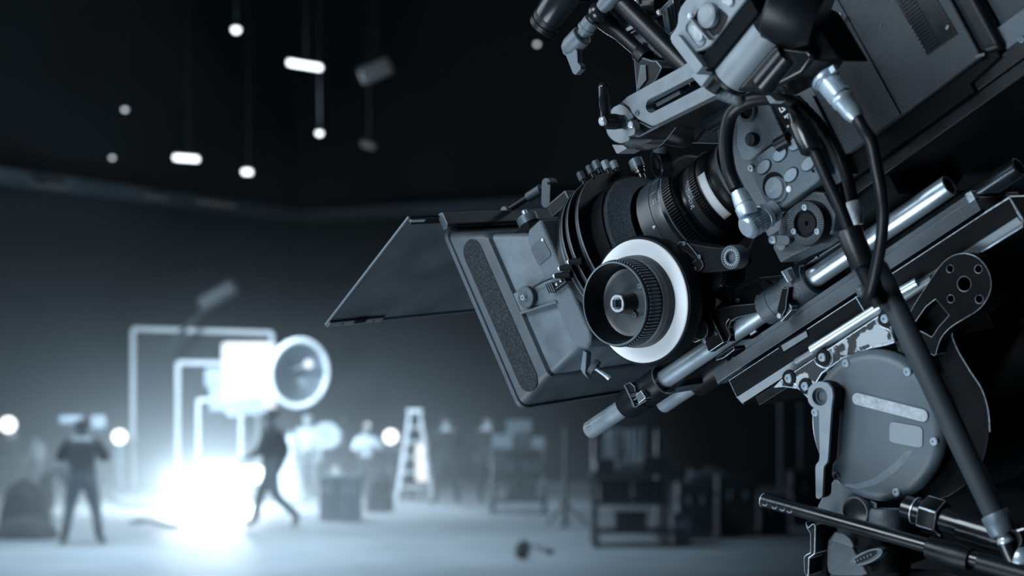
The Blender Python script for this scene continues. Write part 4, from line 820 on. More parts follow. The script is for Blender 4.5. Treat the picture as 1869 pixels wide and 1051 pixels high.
part('post_back', MB().prism(L2(20, -50, (480, 420), (560, 150), (700, 130), (735, 480), (755, 720), (600, 640)), -50, -30), 'casting', bev=.8)
part('knurled_stud', MB().lathe(P3(20, (480, 350), -66), P3(20, (440, 240), -66)-P3(20, (480, 350), -66), [(-2, 0), (-2, 9.5), (0, 9.5), (0, 12), (2.6, 12), (3, 10.5), (8, 6), (10, 4), (18, 3.6), (18, 0)], 36), 'alugrey', label='knurled bright stud')
part('stud_seat', MB().prism(L2(20, -64, (500, 455), (560, 450), (575, 490), (530, 500)), -66, -60), 'alugrey', bev=.5)
part('top_drum', MB().cyl(P3(20, (540, 70), -50), P3(20, (760, 40), -50), 11, 28), 'blackgloss')
part('fin_plate', MB().prism(L2(20, -56, (755, 90), (880, -40), (930, 290), (840, 380), (800, 330)), -58, -50), 'casting', bev=.5, wear='wear')
for k in range(3): part('fin_slot', MB().prism(L2(20, -58.4, (805+k*30, 90-k*25), (825+k*30, 75-k*25), (865+k*22, 330-k*20), (845+k*22, 340-k*20)), -58.8, -58), 'blackmatte')
part('white_lead', MB().tube([P3(20, (640, 588), -66), P3(20, (740, 588), -66), P3(20, (830, 572), -66)], 3.0, 12), 'sticker', label='short white lead')
for p in ((677, 495), (770, 548), (850, 640), (722, 130), (480, 15)): part('stud', MB().ball(P3(20, p, -62), 2.6, 14), 'chrome')
part('loop_wire', MB().tube([P3(20, (745, 810), -64), P3(20, (770, 720), -64), P3(20, (800, 660), -64), P3(20, (860, 640), -64)], 1.4, 8), 'blackgloss')
part('hinge_leaf', MB().prism(L2(20, -60, (870, 750), (930, 650), (990, 690), (900, 730)), -64, -58), 'lightgrey', bev=.5)

# ================================================================== CABLES
thing('video_cable', 'thick black cable hanging in a loop from the bright knurled plug', 'cable', P3(7, (700, 850), -116))
zc = -162
ca_, cb_ = P3(28, (930, 150), zc), P3(28, (1390, 720), zc); u = cb_-ca_; Lc = u.length
plug = part('plug', MB().lathe(ca_, u, [(0, 0), (0, 8.4), (1, 9.2), (3, 9.2), (3.4, 8.2), (4.5, 8), (4.6, 7.0), (.48*Lc, 7.0), (.5*Lc, 6.4), (.53*Lc, 7.2), (.6*Lc, 7.4), (.64*Lc, 6.6), (.86*Lc, 6.2), (.88*Lc, 5.9), (.97*Lc, 5.0), (Lc, 4.4), (Lc, 0)], 44), 'alu', label='bright knurled metal plug')
kn = MB(); e1 = Vector((0, 0, 1)); ua = u.normalized(); e1 = (e1-ua*e1.dot(ua)).normalized(); e2 = ua.cross(e1)
for i in range(24):
    a = 2*math.pi*i/24; rad = e1*math.cos(a)+e2*math.sin(a); kn.obox(ca_+ua*(.3*Lc)+rad*7.0, ua*(.17*Lc), ua.cross(rad)*.55, rad*.45)
part('plug_knurl', kn, 'alu', plug)['kind'] = 'stuff'
part('flange_notch', MB().obox(P3(28, (1060, 50), zc-7), (2, 0, 0), (0, 2, 0), (0, 0, 2)), 'alu', plug, bev=.5)
pts = [P3(28, (1385, 715), zc), P3(2, (690, 830), zc), P3(2, (735, 900), -160), P3(2, (762, 1030), -155), P3(7, (795, 150), -148), P3(7, (812, 300), -140), P3(7, (800, 480), -132), P3(7, (770, 650), -124), P3(7, (735, 800), -118), P3(7, (712, 850), -114)]
part('cord', MB().tube(pts, 3.9, 18, 8), 'rubber')
zd = -112
sl0, sl1 = P3(7, (596, 425), zd), P3(7, (688, 655), zd)
part('cord', MB().tube([P3(28, (490, 560), zd), P3(28, (560, 700), zd), P3(3, (832, 345), zd), P3(3, (915, 530), zd), P3(3, (995, 700), zd), sl0], 4.0, 18, 6), 'rubber')
part('cord_sleeve', MB().lathe(sl0, sl1-sl0, [(-1, 4), (-1, 7.6), (1, 8.6), ((sl1-sl0).length, 8.2), ((sl1-sl0).length+.5, 6), ((sl1-sl0).length+28, 4.2), ((sl1-sl0).length+28, 0)], 32), 'rubber', label='thick black cable sleeve')
part('sleeve_tip', MB().ball(P3(7, (683, 808), zd-2), 4.6, 18), 'casting')
c0_, c1_ = P3(3, (705, 90), zd), P3(3, (812, 325), zd)
part('cord_sleeve', MB().lathe(c0_, c1_-c0_, [(0, 3.5), (0, 5.2), (6, 6.6), (8, 7.8), ((c1_-c0_).length, 8.0), ((c1_-c0_).length+1.5, 6.5), ((c1_-c0_).length+1.5, 0)], 24), 'blackgloss')
thing('power_cable', 'thin black cable ending in a pale tip behind the record panel', 'cable', P3(7, (650, 390), -92))
ze = -94
part('cord', MB().tube([P3(2, (250, 640), ze), P3(2, (330, 720), ze), P3(2, (430, 830), ze), P3(2, (510, 950), ze), P3(7, (575, 60), ze), P3(7, (618, 240), ze)], 4.2, 16, 6), 'rubber')
t0_, t1_ = P3(7, (622, 235), ze), P3(7, (655, 385), ze)
part('cable_tip', MB().lathe(t0_, t1_-t0_, [(0, 0), (0, 5), (.45*(t1_-t0_).length, 5.2), ((t1_-t0_).length, 3.2), ((t1_-t0_).length, 0)], 24), 'sticker', label='pale cable tip')
thing('lens_cable', 'black cable arching left beside the lens into a right-angled silver plug', 'cable', P3(3, (400, 700), -96))
zf = -100
part('cord', MB().tube([P3(3, (760, 70), zf), P3(3, (640, 8), zf), P3(3, (500, -5), zf), P3(3, (380, 25), zf), P3(3, (300, 90), zf), P3(3, (268, 200), zf), P3(3, (262, 330), zf), P3(3, (285, 470), zf), P3(3, (330, 575), zf)], 5.2, 18, 8), 'rubber')
a, b_ = P3(3, (345, 600), zf), P3(3, (408, 745), zf); u = b_-a
part('plug_elbow', MB().lathe(a, u, [(-1, 3), (-1, 5.4), (3, 6.2), (.5*u.length, 6.9), (.52*u.length, 6.4), (.62*u.length, 7.4), (u.length, 7.2), (u.length, 0)], 36), 'alu', label='silver plug elbow')
a, b_ = P3(3, (395, 825), zf), P3(3, (572, 716), -76); u = b_-a; ua = u.normalized()
pl = part('plug_barrel', MB().lathe(a, u, [(-1.5, 0), (-1.5, 6.5), (0, 8.2), (1, 8.6), (.56*u.length, 8.6), (.57*u.length, 7.6), (.6*u.length, 8.8), (.72*u.length, 9), (.74*u.length, 8), (u.length, 8), (u.length, 0)], 44), 'alu', label='knurled silver plug barrel')
kn = MB(); e1 = Vector((0, 0, 1)); e1 = (e1-ua*e1.dot(ua)).normalized(); e2 = ua.cross(e1)
for i in range(26):
    an = 2*math.pi*i/26; rad = e1*math.cos(an)+e2*math.sin(an)
    for s0, s1 in ((.04, .18), (.21, .35), (.38, .52)): kn.obox(a+ua*((s0+s1)/2*u.length)+rad*8.5, ua*((s1-s0)*.46*u.length), ua.cross(rad)*.62, rad*.5)
part('plug_knurl', kn, 'alu', pl)['kind'] = 'stuff'
# ================================================================== THE STUDIO (world metres)
def W(x, y, Y): return Vector(((x-CX)/FPX*Y, Y, CAMH+(YH-y)/FPX*Y))
def floorY(py): return CAMH*FPX/(py-YH)
def wobj(name, mb, m, parent=None, loc=(0, 0, 0), bev=0, angle=35, label=None):
    me = mesh_of(name, mb, 1.0, loc, angle); me.materials.append(M[m] if isinstance(m, str) else m)
    o = bpy.data.objects.new(name, me); COL.objects.link(o)
    if parent:
        o.parent = parent; q = parent; o.location = Vector(loc)
        while q: o.location -= q.location; q = q.parent
    else: o.location = loc
    if bev:
        b = o.modifiers.new('bevel', 'BEVEL'); b.width = bev; b.segments = 2; b.limit_method = 'ANGLE'; b.harden_normals = True
    if label: o['label'] = label
    return o
def tag(o, label, cat, group=None):
    o['label'] = label; o['category'] = cat
    if group: o['group'] = group
    return o
def wthing(name, label, cat, loc, group=None):
    o = bpy.data.objects.new(name, None); COL.objects.link(o); o.location = loc; o.empty_display_size = .2
    return tag(o, label, cat, group)
def struct(name, mb, m, parent=None):
    o = wobj(name, mb, m, parent)
    if not parent: o['kind'] = 'structure'
    return o
M['floor'] = mat('painted_studio_floor', g(.34, .7), .55, 0, var=(.5, .18), bump=(3, .05))
M['wall'] = mat('dark_studio_wall', g(.022, .8), .85, 0, var=(.35, .3))
M['ceiling'] = mat('black_ceiling', g(.012), .9, 0, var=(.5, .3))
M['girder'] = mat('painted_girder', g(.09), .6, 0, var=(2, .2))
M['cloth_d'] = mat('dark_fabric', g(.03), .85, 0, var=(6, .3))
M['cloth_m'] = mat('mid_grey_fabric', g(.12), .85, 0, var=(6, .25))
M['cloth_l'] = mat('pale_fabric', g(.5, .6), .85, 0, var=(6, .15))
M['skin'] = mat('skin', g(.33, .5), .55)
M['hair'] = mat('dark_hair', g(.012), .6, 0, var=(40, .3))
M['shoe'] = mat('dark_shoe', g(.02), .5)
M['case'] = mat('equipment_case', g(.05), .55, 0, var=(3, .25))
M['casepale'] = mat('pale_case', g(.20), .6, 0, var=(3, .2))
M['framew'] = mat('white_frame_pipe', g(.75, .4), .5)
M['backdrop'] = mat('dark_backdrop', g(.035, .8), .9)
M['silver'] = mat('satin_reflector', g(.6, .5), .3, .6)
M['dishgrey'] = mat('dull_dish', g(.12), .35, .4)
M['metal_d'] = mat('dark_stand_metal', g(.04), .4, .4)
def em(name, s): return mat(name, (.06, .07, .08, 1), .5, emit=(.86, .94, 1, s))
M['lamp_hi'] = em('lamp_glass_bright', 30); M['lamp_mid'] = em('lamp_glass_mid', 4); M['lamp_lo'] = em('lamp_glass_dim', 1.6)
M['lamp_dim'] = em('lamp_glass_faint', .03); M['softbox'] = em('softbox_front', 1.1); M['flood'] = em('flood_glass', 5)
# shell
Z1 = 15.0
corner, lw, rw = (-6.05, 46.0), (-41.0, -3.9), (17.0, 36.0)
def wallmb(a, b, t, z1=Z1):
    a, b = Vector((*a, 0)), Vector((*b, 0)); d = (b-a).normalized(); n = Vector((-d.y, d.x, 0))*t
    return MB().add([a, b, b+n, a+n]+[p+Vector((0, 0, z1)) for p in (a, b, b+n, a+n)], [(3, 2, 1, 0), (4, 5, 6, 7), (0, 1, 5, 4), (1, 2, 6, 5), (2, 3, 7, 6), (3, 0, 4, 7)])
struct('floor', MB().box(-45, 25, -9, 50, -.3, 0), 'floor')
struct('wall_left', wallmb(corner, lw, -.4), 'wall')
struct('wall_back', wallmb(corner, rw, .4), 'wall')
struct('wall_right', wallmb(rw, (22, -9), .4), 'wall')
struct('wall_front', wallmb((22, -9), lw, .4), 'wall')
struct('ceiling', MB().box(-45, 25, -9, 50, Z1, Z1+.3), 'ceiling')
# service ledge along the left and back wall, ceiling girders
la, lb = Vector((*corner, 7.2)), Vector((*lw, 7.2)); ld = (lb-la).normalized(); ln = Vector((ld.y, -ld.x, 0))
if ln.x < 0: ln = -ln
struct('trim_1', MB().obox(la+ld*14+ln*.3, ld*14, ln*.3, (0, 0, .16)), 'girder')
ra, rb_ = la, Vector((*rw, 7.2)); rd = (rb_-ra).normalized(); rn = Vector((rd.y, -rd.x, 0))
struct('trim_2', MB().obox(ra+rd*12+rn*.3, rd*12, rn*.3, (0, 0, .16)), 'girder')
def girder(name, a, b, h_=.5):
    a, b = Vector(a), Vector(b); n = max(2, int((b-a).length/1.2)); m = MB().tube([a, b], .07, 6).tube([a-Vector((0, 0, h_)), b-Vector((0, 0, h_))], .07, 6)
    for i in range(n):
        p = a.lerp(b, i/n); q = a.lerp(b, (i+1)/n); m.tube([p, q-Vector((0, 0, h_))] if i % 2 else [p-Vector((0, 0, h_)), q], .04, 5)
    return m
GR = [((-15, 27, 11.5), (6, 27, 11.5)), ((-12, 35, 12), (5, 35, 12)), ((-15, 22, 12.5), (-1, 38, 12.5))]
for i, (a, b) in enumerate(GR):
    o = tag(wobj('ceiling_truss', girder('t', a, b), 'girder', loc=a), ['steel lattice truss under the ceiling nearest the camera', 'steel lattice truss under the ceiling by the far wall', 'steel lattice truss running diagonally under the ceiling'][i], 'truss', 'ceiling trusses')
    for k in range(3):
        p = Vector(a).lerp(Vector(b), .1+.4*k); wobj('hanger', MB().tube([p, (p.x, p.y, Z1)], .03, 6), 'metal_d', o, loc=p)
# ceiling lamps
def clamp_lamp(name, label, x, y, Y, kind, w_, h_, tilt, m, light=0):
    c = W(x, y, Y); s = Y/FPX; o = wthing(name, label, 'lamp', c, 'lamps hanging from the ceiling')
    if kind == 'bulb':
        r = w_*s/2; wobj('bulb', MB().ball(c, r, 20), m, o, c)
        wobj('shade', MB().lathe(c, (0, .25, 1), [(-r*.1, r*1.15), (r*.6, r*1.1), (r*1.5, r*.6), (r*1.8, 0)], 24), 'metal_d', o, c)
        top = c+Vector((0, r*.4, r*1.7))
    else:
        a = math.radians(tilt); d = Vector((math.cos(a), 0, math.sin(a)))*w_*s/2; n = Vector((-math.sin(a), 0, math.cos(a)))*h_*s/2
        wobj('diffuser', MB().obox(c, d, n, (0, .1, 0)), m, o, c, bev=h_*s*.3)
        wobj('housing', MB().obox(c+Vector((0, .2, .06)), d*1.06, n*1.15, (0, .12, 0)), 'metal_d', o, c)
        top = c+Vector((0, .2, h_*s*.5))
    wobj('hanger', MB().tube([top, (top.x, top.y, Z1)], .02, 6), 'metal_d', o, c)
    if light:
        L = point(name+'_light', c+Vector((0, -.5, -.4)), light, .2)
    return o
clamp_lamp('hanging_bulb', 'brightest round lamp near the top left of the dark ceiling', 431, 53, 33, 'bulb', 15, 15, 0, 'lamp_mid', 60)
clamp_lamp('strip_lamp', 'bright slanted strip lamp high up, larger of the two bright strips', 556, 119, 34, 'strip', 62, 8, -9, 'lamp_mid', 60)
clamp_lamp('hanging_bulb', 'round lamp hanging alone below the larger bright strip lamp', 583, 242, 35, 'bulb', 12, 12, 0, 'lamp_mid', 30)
clamp_lamp('strip_lamp', 'short bright strip lamp lower left beside the oval lamp', 340, 289, 36, 'strip', 44, 8, -4, 'lamp_mid', 40)
clamp_lamp('oval_lamp', 'small bright oval lamp right of the short strip lamp', 451, 314, 38, 'strip', 16, 8, 0, 'lamp_mid')
clamp_lamp('hanging_bulb', 'small dim lamp at the upper left of the ceiling', 228, 199, 37, 'bulb', 9, 9, 0, 'lamp_lo')
clamp_lamp('hanging_bulb', 'smallest lamp, left of the short strip lamp', 205, 287, 38, 'bulb', 8, 8, 0, 'lamp_lo')
clamp_lamp('strip_lamp', 'faint small strip lamp right of the lone round lamp', 672, 266, 36, 'strip', 26, 9, -16, 'lamp_dim')
clamp_lamp('strip_lamp', 'wide unlit grey lamp panel right of the larger bright strip', 685, 130, 34, 'strip', 62, 30, 24, 'lamp_dim')
clamp_lamp('hanging_bulb', 'small lamp just left of the grey locking lever', 980, 80, 37, 'bulb', 8, 8, 0, 'lamp_lo')
for i, (x0, y0, x1, y1) in enumerate(((55, 335, 80, 338), (85, 338, 160, 347), (265, 357, 305, 363), (360, 367, 430, 377))):
    Y = 37.2+i*1.45; c = W((x0+x1)/2, (y0+y1)/2, Y)
    o = wthing('ledge_lamp', ['faint ledge lamp at the far left of the wall ledge', 'long faint ledge lamp, second from the left', 'short faint ledge lamp, third from the left', 'brightest faint ledge lamp, nearest the wall corner'][i], 'lamp', c, 'faint strip lamps along the wall ledge')
    d = (W(x1, y1, Y+.9)-W(x0, y0, Y-.9))*.5
    wobj('tube', MB().obox(c, d, (0, .05, 0), (0, 0, .05)), 'lamp_dim', o, c); wobj('tray', MB().obox(c+Vector((0, .1, .08)), d*1.04, (0, .1, 0), (0, 0, .03)), 'metal_d', o, c)
# boom with dim head
c = W(398, 540, 38); o = wthing('boom_lamp', 'unlit grey lamp head on a boom above the white set frame', 'lamp', c)
a = math.radians(30); wobj('head', MB().obox(c, Vector((math.cos(a), 0, math.sin(a)))*.5, Vector((-math.sin(a), 0, math.cos(a)))*.2, (0, .25, 0)), 'case', o, c, bev=.12)
wobj('boom_arm', MB().tube([c, W(335, 602, 38), W(300, 640, 38)], .06, 8), 'metal_d', o, c)
wobj('boom_stand', MB().tube([W(318, 618, 38), (W(318, 618, 38).x, 38, 0)], .04, 8), 'metal_d', o, c)
# ------------------------------------------------------------------ set frames
for i, (x0, x1, y0, Y, t) in enumerate(((243, 497, 600, 38.6, .06), (325, 470, 662, 37.6, .06), (362, 440, 730, 36.6, .045))):
    a, b = W(x0, y0, Y), W(x1, y0+(8 if i == 0 else 2), Y)
    o = wthing('set_frame', ['tallest white pipe frame around a dark backdrop on the set', 'middle white pipe frame standing behind the big lamp', 'smallest white pipe frame low behind the big lamp'][i], 'frame', (a.x, Y, 0), 'nested white set frames')
    wobj('post', MB().tube([(a.x, Y, 0), a], t, 10), 'framew', o, (a.x, Y, 0)); wobj('post', MB().tube([(b.x, Y, 0), b], t, 10), 'framew', o, (b.x, Y, 0))
    wobj('crossbeam', MB().tube([a, b], t, 10), 'framew', o, a)
    wobj('backdrop', MB().box(a.x, b.x, Y+.08, Y+.11, .02, a.z-.05), 'backdrop', o, (a.x, Y, 0))
# ------------------------------------------------------------------ big studio lamp with dish
YL = 35.0; c = W(456, 690, YL); base = Vector((c.x, YL, 0))
o = wthing('studio_lamp', 'big white studio lamp with round dish reflector above the glowing set', 'studio lamp', base)
s = YL/FPX
wobj('lamp_housing', MB().obox(c+Vector((0, 0, .05)), (46*s, 0, 0), (0, .45, 0), (0, 0, 60*s)), 'softbox', o, c, bev=.08, label='glowing white housing')
wobj('barn_door', MB().obox(W(452, 742, YL)+Vector((0, -.5, 0)), (.42, 0, .05), (0, .02, 0), (-.1, 0, .16)), 'casepale', o, c)
dc = W(545, 681, YL-.2); ax_ = Vector((.62, -.75, -.1)).normalized(); R_ = 60*s
dish = wobj('dish', MB().lathe(dc, ax_, [(-.26*R_*(1-(k/8)**2)*2, max(1e-7, R_*k/8)) for k in range(9)]+[(.03, R_*1.0), (-.02, R_*1.03)]+[(-.26*R_*(1-(k/8)**2)*2-.04, max(1e-7, R_*k/8)) for k in range(8, -1, -1)], 48), 'dishgrey', o, dc, label='round satin dish reflector')
wobj('dish_rim', MB().tube([dc+ax_*.02+(Vector((0, 0, 1)).cross(ax_).normalized()*math.cos(t)+ax_.cross(Vector((0, 0, 1)).cross(ax_).normalized())*math.sin(t))*R_ for t in [2*math.pi*i/40 for i in range(41)]], .055, 8, 1), 'framew', dish, dc)
wobj('bulb', MB().ball(dc+ax_*.05+Vector((.18, 0, .2)), .085, 14), 'lamp_lo', dish, dc)
wobj('bulb_stem', MB().tube([dc-ax_*.4, dc+ax_*.05+Vector((.18, 0, .2))], .03, 8), 'silver', dish, dc)
wobj('yoke', MB().tube([W(410, 660, YL+.2), W(408, 770, YL+.2), W(505, 770, YL+.2), W(508, 660, YL+.2)], .04, 8, 1), 'metal_d', o, c)
wobj('stand_pole', MB().tube([W(456, 770, YL+.2), (c.x, YL+.2, .3)], .06, 10), 'metal_d', o, c)
for k in range(3):
    an = math.radians(90+120*k); wobj('leg', MB().tube([(c.x, YL+.2, .9), (c.x+math.cos(an)*.9, YL+.2+math.sin(an)*.9, .03)], .035, 8), 'metal_d', o, c)
for x, y, w_, h_ in ((395, 690, .22, .2), (400, 725, .18, .3)): wobj('ballast', MB().obox(W(x, y, YL), (w_, 0, 0), (0, .2, 0), (0, 0, h_)), 'casepale', o, c, bev=.04)
# ------------------------------------------------------------------ flood lights at the heart of the glow
for i, (x, y, Y, w_, h_) in enumerate(((345, 868, 34.5, .3, .16), (398, 858, 34, .36, .2), (452, 866, 33.5, .3, .16))):
    c = W(x, y, Y); o = wthing('floor_flood', ['glaring floor flood lamp left of the glow centre', 'glaring floor flood lamp at the centre of the glow', 'glaring floor flood lamp right of the glow centre'][i], 'flood lamp', (c.x, Y, 0), 'glaring floor flood lamps')
    wobj('glass', MB().obox(c, (w_, 0, 0), (0, .05, 0), (0, 0, h_)), 'flood', o, c, bev=.05)
    wobj('housing', MB().obox(c+Vector((0, .2, 0)), (w_*1.05, 0, 0), (0, .14, 0), (0, 0, h_*1.05)), 'metal_d', o, c, bev=.04)
    for sx in (-1, 1): wobj('leg', MB().tube([(c.x+sx*w_, Y+.2, c.z), (c.x+sx*w_*1.1, Y+.2, 0)], .03, 8), 'metal_d', o, c)
c = W(530, 800, 34); o = wthing('white_cone_tent', 'tall bright white cone of cloth right of the walking person', 'cone', (c.x, 34, 0))
wobj('cloth_cone', MB().lathe((c.x, 34, 0), (0, 0, 1), [(0.02, .36), (.6, .24), (1.1, .12), (1.38, .06), (1.38, 0)], 20), 'cloth_l', o, (c.x, 34, 0)); wobj('tip', MB().ball((c.x, 34, 1.4), .06, 10), 'casepale', o, (c.x, 34, 0))
# ------------------------------------------------------------------ lamps on stands
def stand_lamp(label, x, y, Y, w_, h_, m, col=None, name='stand_lamp'):
    c = W(x, y, Y); s = Y/FPX; o = wthing(name, label, 'lamp', (c.x, Y, 0), 'small lamps on stands')
    wobj('lamp_head', MB().ball(c, w_*s/2, 18, 1), m, o, c); wobj('hood', MB().lathe(c, (0, 1, .1), [(.02, w_*s*.52), (w_*s*.5, w_*s*.3), (w_*s*.5, 0)], 18), 'metal_d', o, c)
    wobj('pole', MB().tube([c+Vector((0, w_*s*.4, 0)), (c.x, Y+w_*s*.4, .03)], .03 if not col else .14, 10), col or 'metal_d', o, c)
    for k in range(3):
        an = math.radians(30+120*k); wobj('leg', MB().tube([(c.x, Y+.1, .35), (c.x+math.cos(an)*.35, Y+.1+math.sin(an)*.35, .02)], .02, 6), 'metal_d', o, c)
    return o
stand_lamp('bright oval lamp at the far left edge', 15, 775, 36, 28, 18, 'lamp_mid')
stand_lamp('bright lamp on a pale wide post beside the tallest frame', 218, 797, 38, 26, 16, 'lamp_mid', 'casepale')
stand_lamp('tiny floor lamp right of the pale post', 268, 876, 39, 14, 10, 'lamp_mid')
stand_lamp('bright oval lamp left of the stepladder', 713, 797, 37, 26, 17, 'lamp_mid')
stand_lamp('small dim lamp above the seated crew left of the stepladder', 670, 777, 38, 12, 12, 'lamp_lo')
stand_lamp('small dim lamp between the reflector dish and the seated crew', 627, 768, 39, 11, 11, 'lamp_dim')
for i, (x, y, Y, w_, h_) in enumerate(((770, 845, 37, 11, 34), (130, 766, 33, 22, 8), (180, 770, 34, 14, 12), (612, 800, 38, 16, 14), (948, 780, 36, 24, 14), (690, 815, 39, 22, 8))):
    c = W(x, y, Y); s = Y/FPX
    o = wthing('glow_panel', ['narrow bright upright panel below the stepladder top', 'wide pale panel above the standing crew member at left', 'square dim panel right of the wide pale one at left', 'pale square panel between the lit crew', 'pale panel behind the dark crew member at the trolley', 'wide pale panel under the oval lamp'][i], 'light panel', (c.x, Y, 0), 'small light panels on stands')
    wobj('panel', MB().obox(c, (w_*s, 0, 0), (0, .06, 0), (0, 0, h_*s)), ('lamp_lo', 'casepale', 'casepale', 'casepale', 'casepale', 'casepale')[i], o, c, bev=.05)
    wobj('pole', MB().tube([c+Vector((0, .1, 0)), (c.x, Y+.1, 0)], .03, 8), 'metal_d', o, c)
    for k in range(3):
        an = math.radians(30+120*k); wobj('leg', MB().tube([(c.x, Y+.1, .35), (c.x+math.cos(an)*.35, Y+.1+math.sin(an)*.35, .02)], .02, 6), 'metal_d', o, c)
c = W(597, 795, 33); o = wthing('round_reflector', 'round white reflector beside the crew member in pale clothes', 'reflector', (c.x, 33, 0))
wobj('disc', MB().lathe(c, (.2, -1, 0), [(0, 0), (.04, .2), (.04, .26), (-.04, .27), (-.06, .2), (-.06, 0)], 24), 'cloth_l', o, c); wobj('pole', MB().tube([c, (c.x, 33.1, 0)], .025, 8), 'metal_d', o, c); wobj('foot', MB().lathe((c.x, 33.1, 0), (0, 0, 1), [(0, .25), (.04, .22), (.06, 0)], 18), 'metal_d', o, c)
# ------------------------------------------------------------------ stepladder
YA = 34.0; t_ = W(757, 752, YA); o = wthing('stepladder', 'pale A-frame stepladder standing among the crew', 'ladder', (t_.x, YA, 0))
hgt_ = t_.z
for sy in (0, 1):
    for sx in (-1, 1):
        wobj('rail', MB().tube([(t_.x+sx*.1, YA+.05*sy, hgt_), (t_.x+sx*.38, YA+(.8 if sy else -.1), .02)], .033, 8), 'framew', o, t_)
for k in range(1, 6):
    f = k/6; w_ = .1+.28*f; wobj('rung', MB().box(t_.x-w_, t_.x+w_, YA-.1*f-.05, YA-.1*f+.05, hgt_*(1-f)-.015, hgt_*(1-f)+.015), 'framew', o, t_)
wobj('top_cap', MB().box(t_.x-.16, t_.x+.16, YA-.1, YA+.15, hgt_-.02, hgt_+.06), 'framew', o, t_, bev=.02)
# ------------------------------------------------------------------ crew
def person(label, x, feet, head, yaw, pose='stand', top='cloth_d', legs='cloth_m', hold=None, hair='hair', seat=0):
    Y = floorY(feet); H_ = (feet-head)/FPX*Y; X = (x-CX)/FPX*Y
    J = dict(pel=(0, 0, .95), sp=(0, .01, 1.14), ch=(0, 0, 1.36), nk=(0, 0, 1.49), jw=(0, .045, 1.56), hd=(0, .015, 1.64), cr=(0, 0, 1.71))
    for s, n in ((1, 'r'), (-1, 'l')):
        J.update({n+'sh': (s*.19, 0, 1.42), n+'el': (s*.26, -.03, 1.14), n+'wr': (s*.25, .1, .9), n+'hp': (s*.1, 0, .9), n+'kn': (s*.12, .03, .5), n+'an': (s*.13, -.02, .09), n+'to': (s*.15, .15, .04)})
    if pose == 'apart':
        for s, n in ((1, 'r'), (-1, 'l')): J.update({n+'kn': (s*.18, .04, .5), n+'an': (s*.24, -.02, .09), n+'to': (s*.3, .13, .04), n+'el': (s*.34, .08, 1.2), n+'wr': (s*.16, .32, 1.25)})
    if pose == 'walk':
        J.update(rkn=(.1, .22, .52), ran=(.1, .3, .1), rto=(.1, .48, .05), lkn=(-.1, -.08, .5), lan=(-.1, -.42, .2), lto=(-.1, -.34, .05), rel=(.26, -.14, 1.15), rwr=(.25, -.05, .92), lel=(-.26, .1, 1.14), lwr=(-.22, .32, 1.05))
    if pose == 'bend':
        J.update(pel=(0, -.1, .9), sp=(0, .05, 1.03), ch=(0, .27, 1.12), nk=(0, .37, 1.17), jw=(0, .46, 1.16), hd=(0, .47, 1.22), cr=(0, .45, 1.29))
        for s, n in ((1, 'r'), (-1, 'l')): J.update({n+'sh': (s*.19, .28, 1.15), n+'el': (s*.23, .36, .88), n+'wr': (s*.18, .5, .68), n+'hp': (s*.1, -.1, .86), n+'kn': (s*.12, .06, .48)})
    if pose == 'sit':
        dz = .95-.5
        for k in J:
            if k[1:] not in ('kn', 'an', 'to'): J[k] = (J[k][0], J[k][1]-.1, J[k][2]-dz)
        for s, n in ((1, 'r'), (-1, 'l')): J.update({n+'kn': (s*.16, .36, .5), n+'an': (s*.16, .34, .09), n+'to': (s*.18, .5, .04), n+'el': (s*.27, .06, .72), n+'wr': (s*.14, .28, .64)})
    R = dict(pel=.17, sp=.165, ch=.18, nk=.065, jw=.068, hd=.1, cr=.08, sh=.105, el=.068, wr=.038, hp=.125, kn=.085, an=.06, to=.045)
    hs = {}
    E = [('pel', 'sp'), ('sp', 'ch'), ('ch', 'nk'), ('nk', 'jw'), ('jw', 'hd'), ('hd', 'cr')]
    J['no'] = tuple(Vector(J['jw'])*.35+Vector(J['hd'])*.65+Vector((0, .095, -.01))); R['no'] = .016; E.append(('hd', 'no'))
    for n in 'lr':
        s = 1 if n == 'r' else -1
        J[n+'ea'] = tuple(Vector(J['hd'])+Vector((s*.1, -.01, -.01))); R['ea'] = .02; E.append(('hd', n+'ea'))
        E += [('ch', n+'sh'), (n+'sh', n+'el'), (n+'el', n+'wr'), ('pel', n+'hp'), (n+'hp', n+'kn'), (n+'kn', n+'an'), (n+'an', n+'to')]
        wv = Vector(J[n+'wr']); d = (wv-Vector(J[n+'el'])).normalized(); sd = Vector((0, 1, 0)).cross(d) if abs(d.y) < .8 else Vector((1, 0, 0)); sd = (sd-d*sd.dot(d)).normalized(); up = d.cross(sd)
        J[n+'pa'] = tuple(wv+d*.08); R['pa'] = .03; E.append((n+'wr', n+'pa'))
        for q, (off, L) in enumerate(((-.03, .065), (-.01, .078), (.01, .072), (.03, .055))):
            J[n+'f%da' % q] = tuple(wv+d*(.09+L*.5)+sd*off); J[n+'f%db' % q] = tuple(wv+d*(.09+L*.9)+sd*off*1.1-up*.02)
            R['f%da' % q] = .0095; R['f%db' % q] = .008; E += [(n+'pa', n+'f%da' % q), (n+'f%da' % q, n+'f%db' % q)]
        J[n+'tha'] = tuple(wv+d*.06-sd*.045-up*.012); J[n+'thb'] = tuple(wv+d*.1-sd*.055-up*.022); R['tha'] = .011; R['thb'] = .009; E += [(n+'wr', n+'tha'), (n+'tha', n+'thb')]
    k_ = H_/1.78; names = list(J); ix = {n: i for i, n in enumerate(names)}
    me = bpy.data.meshes.new('tmp'); me.from_pydata([Vector(J[n])*k_ for n in names], [(ix[a], ix[b]) for a, b in E], [])
    ob = bpy.data.objects.new('tmp', me); COL.objects.link(ob)
    sk = ob.modifiers.new('skin', 'SKIN'); sk.use_smooth_shade = True
    ob.modifiers.new('sub', 'SUBSURF').render_levels = 1; ob.modifiers['sub'].levels = 1
    sv = me.skin_vertices[0].data
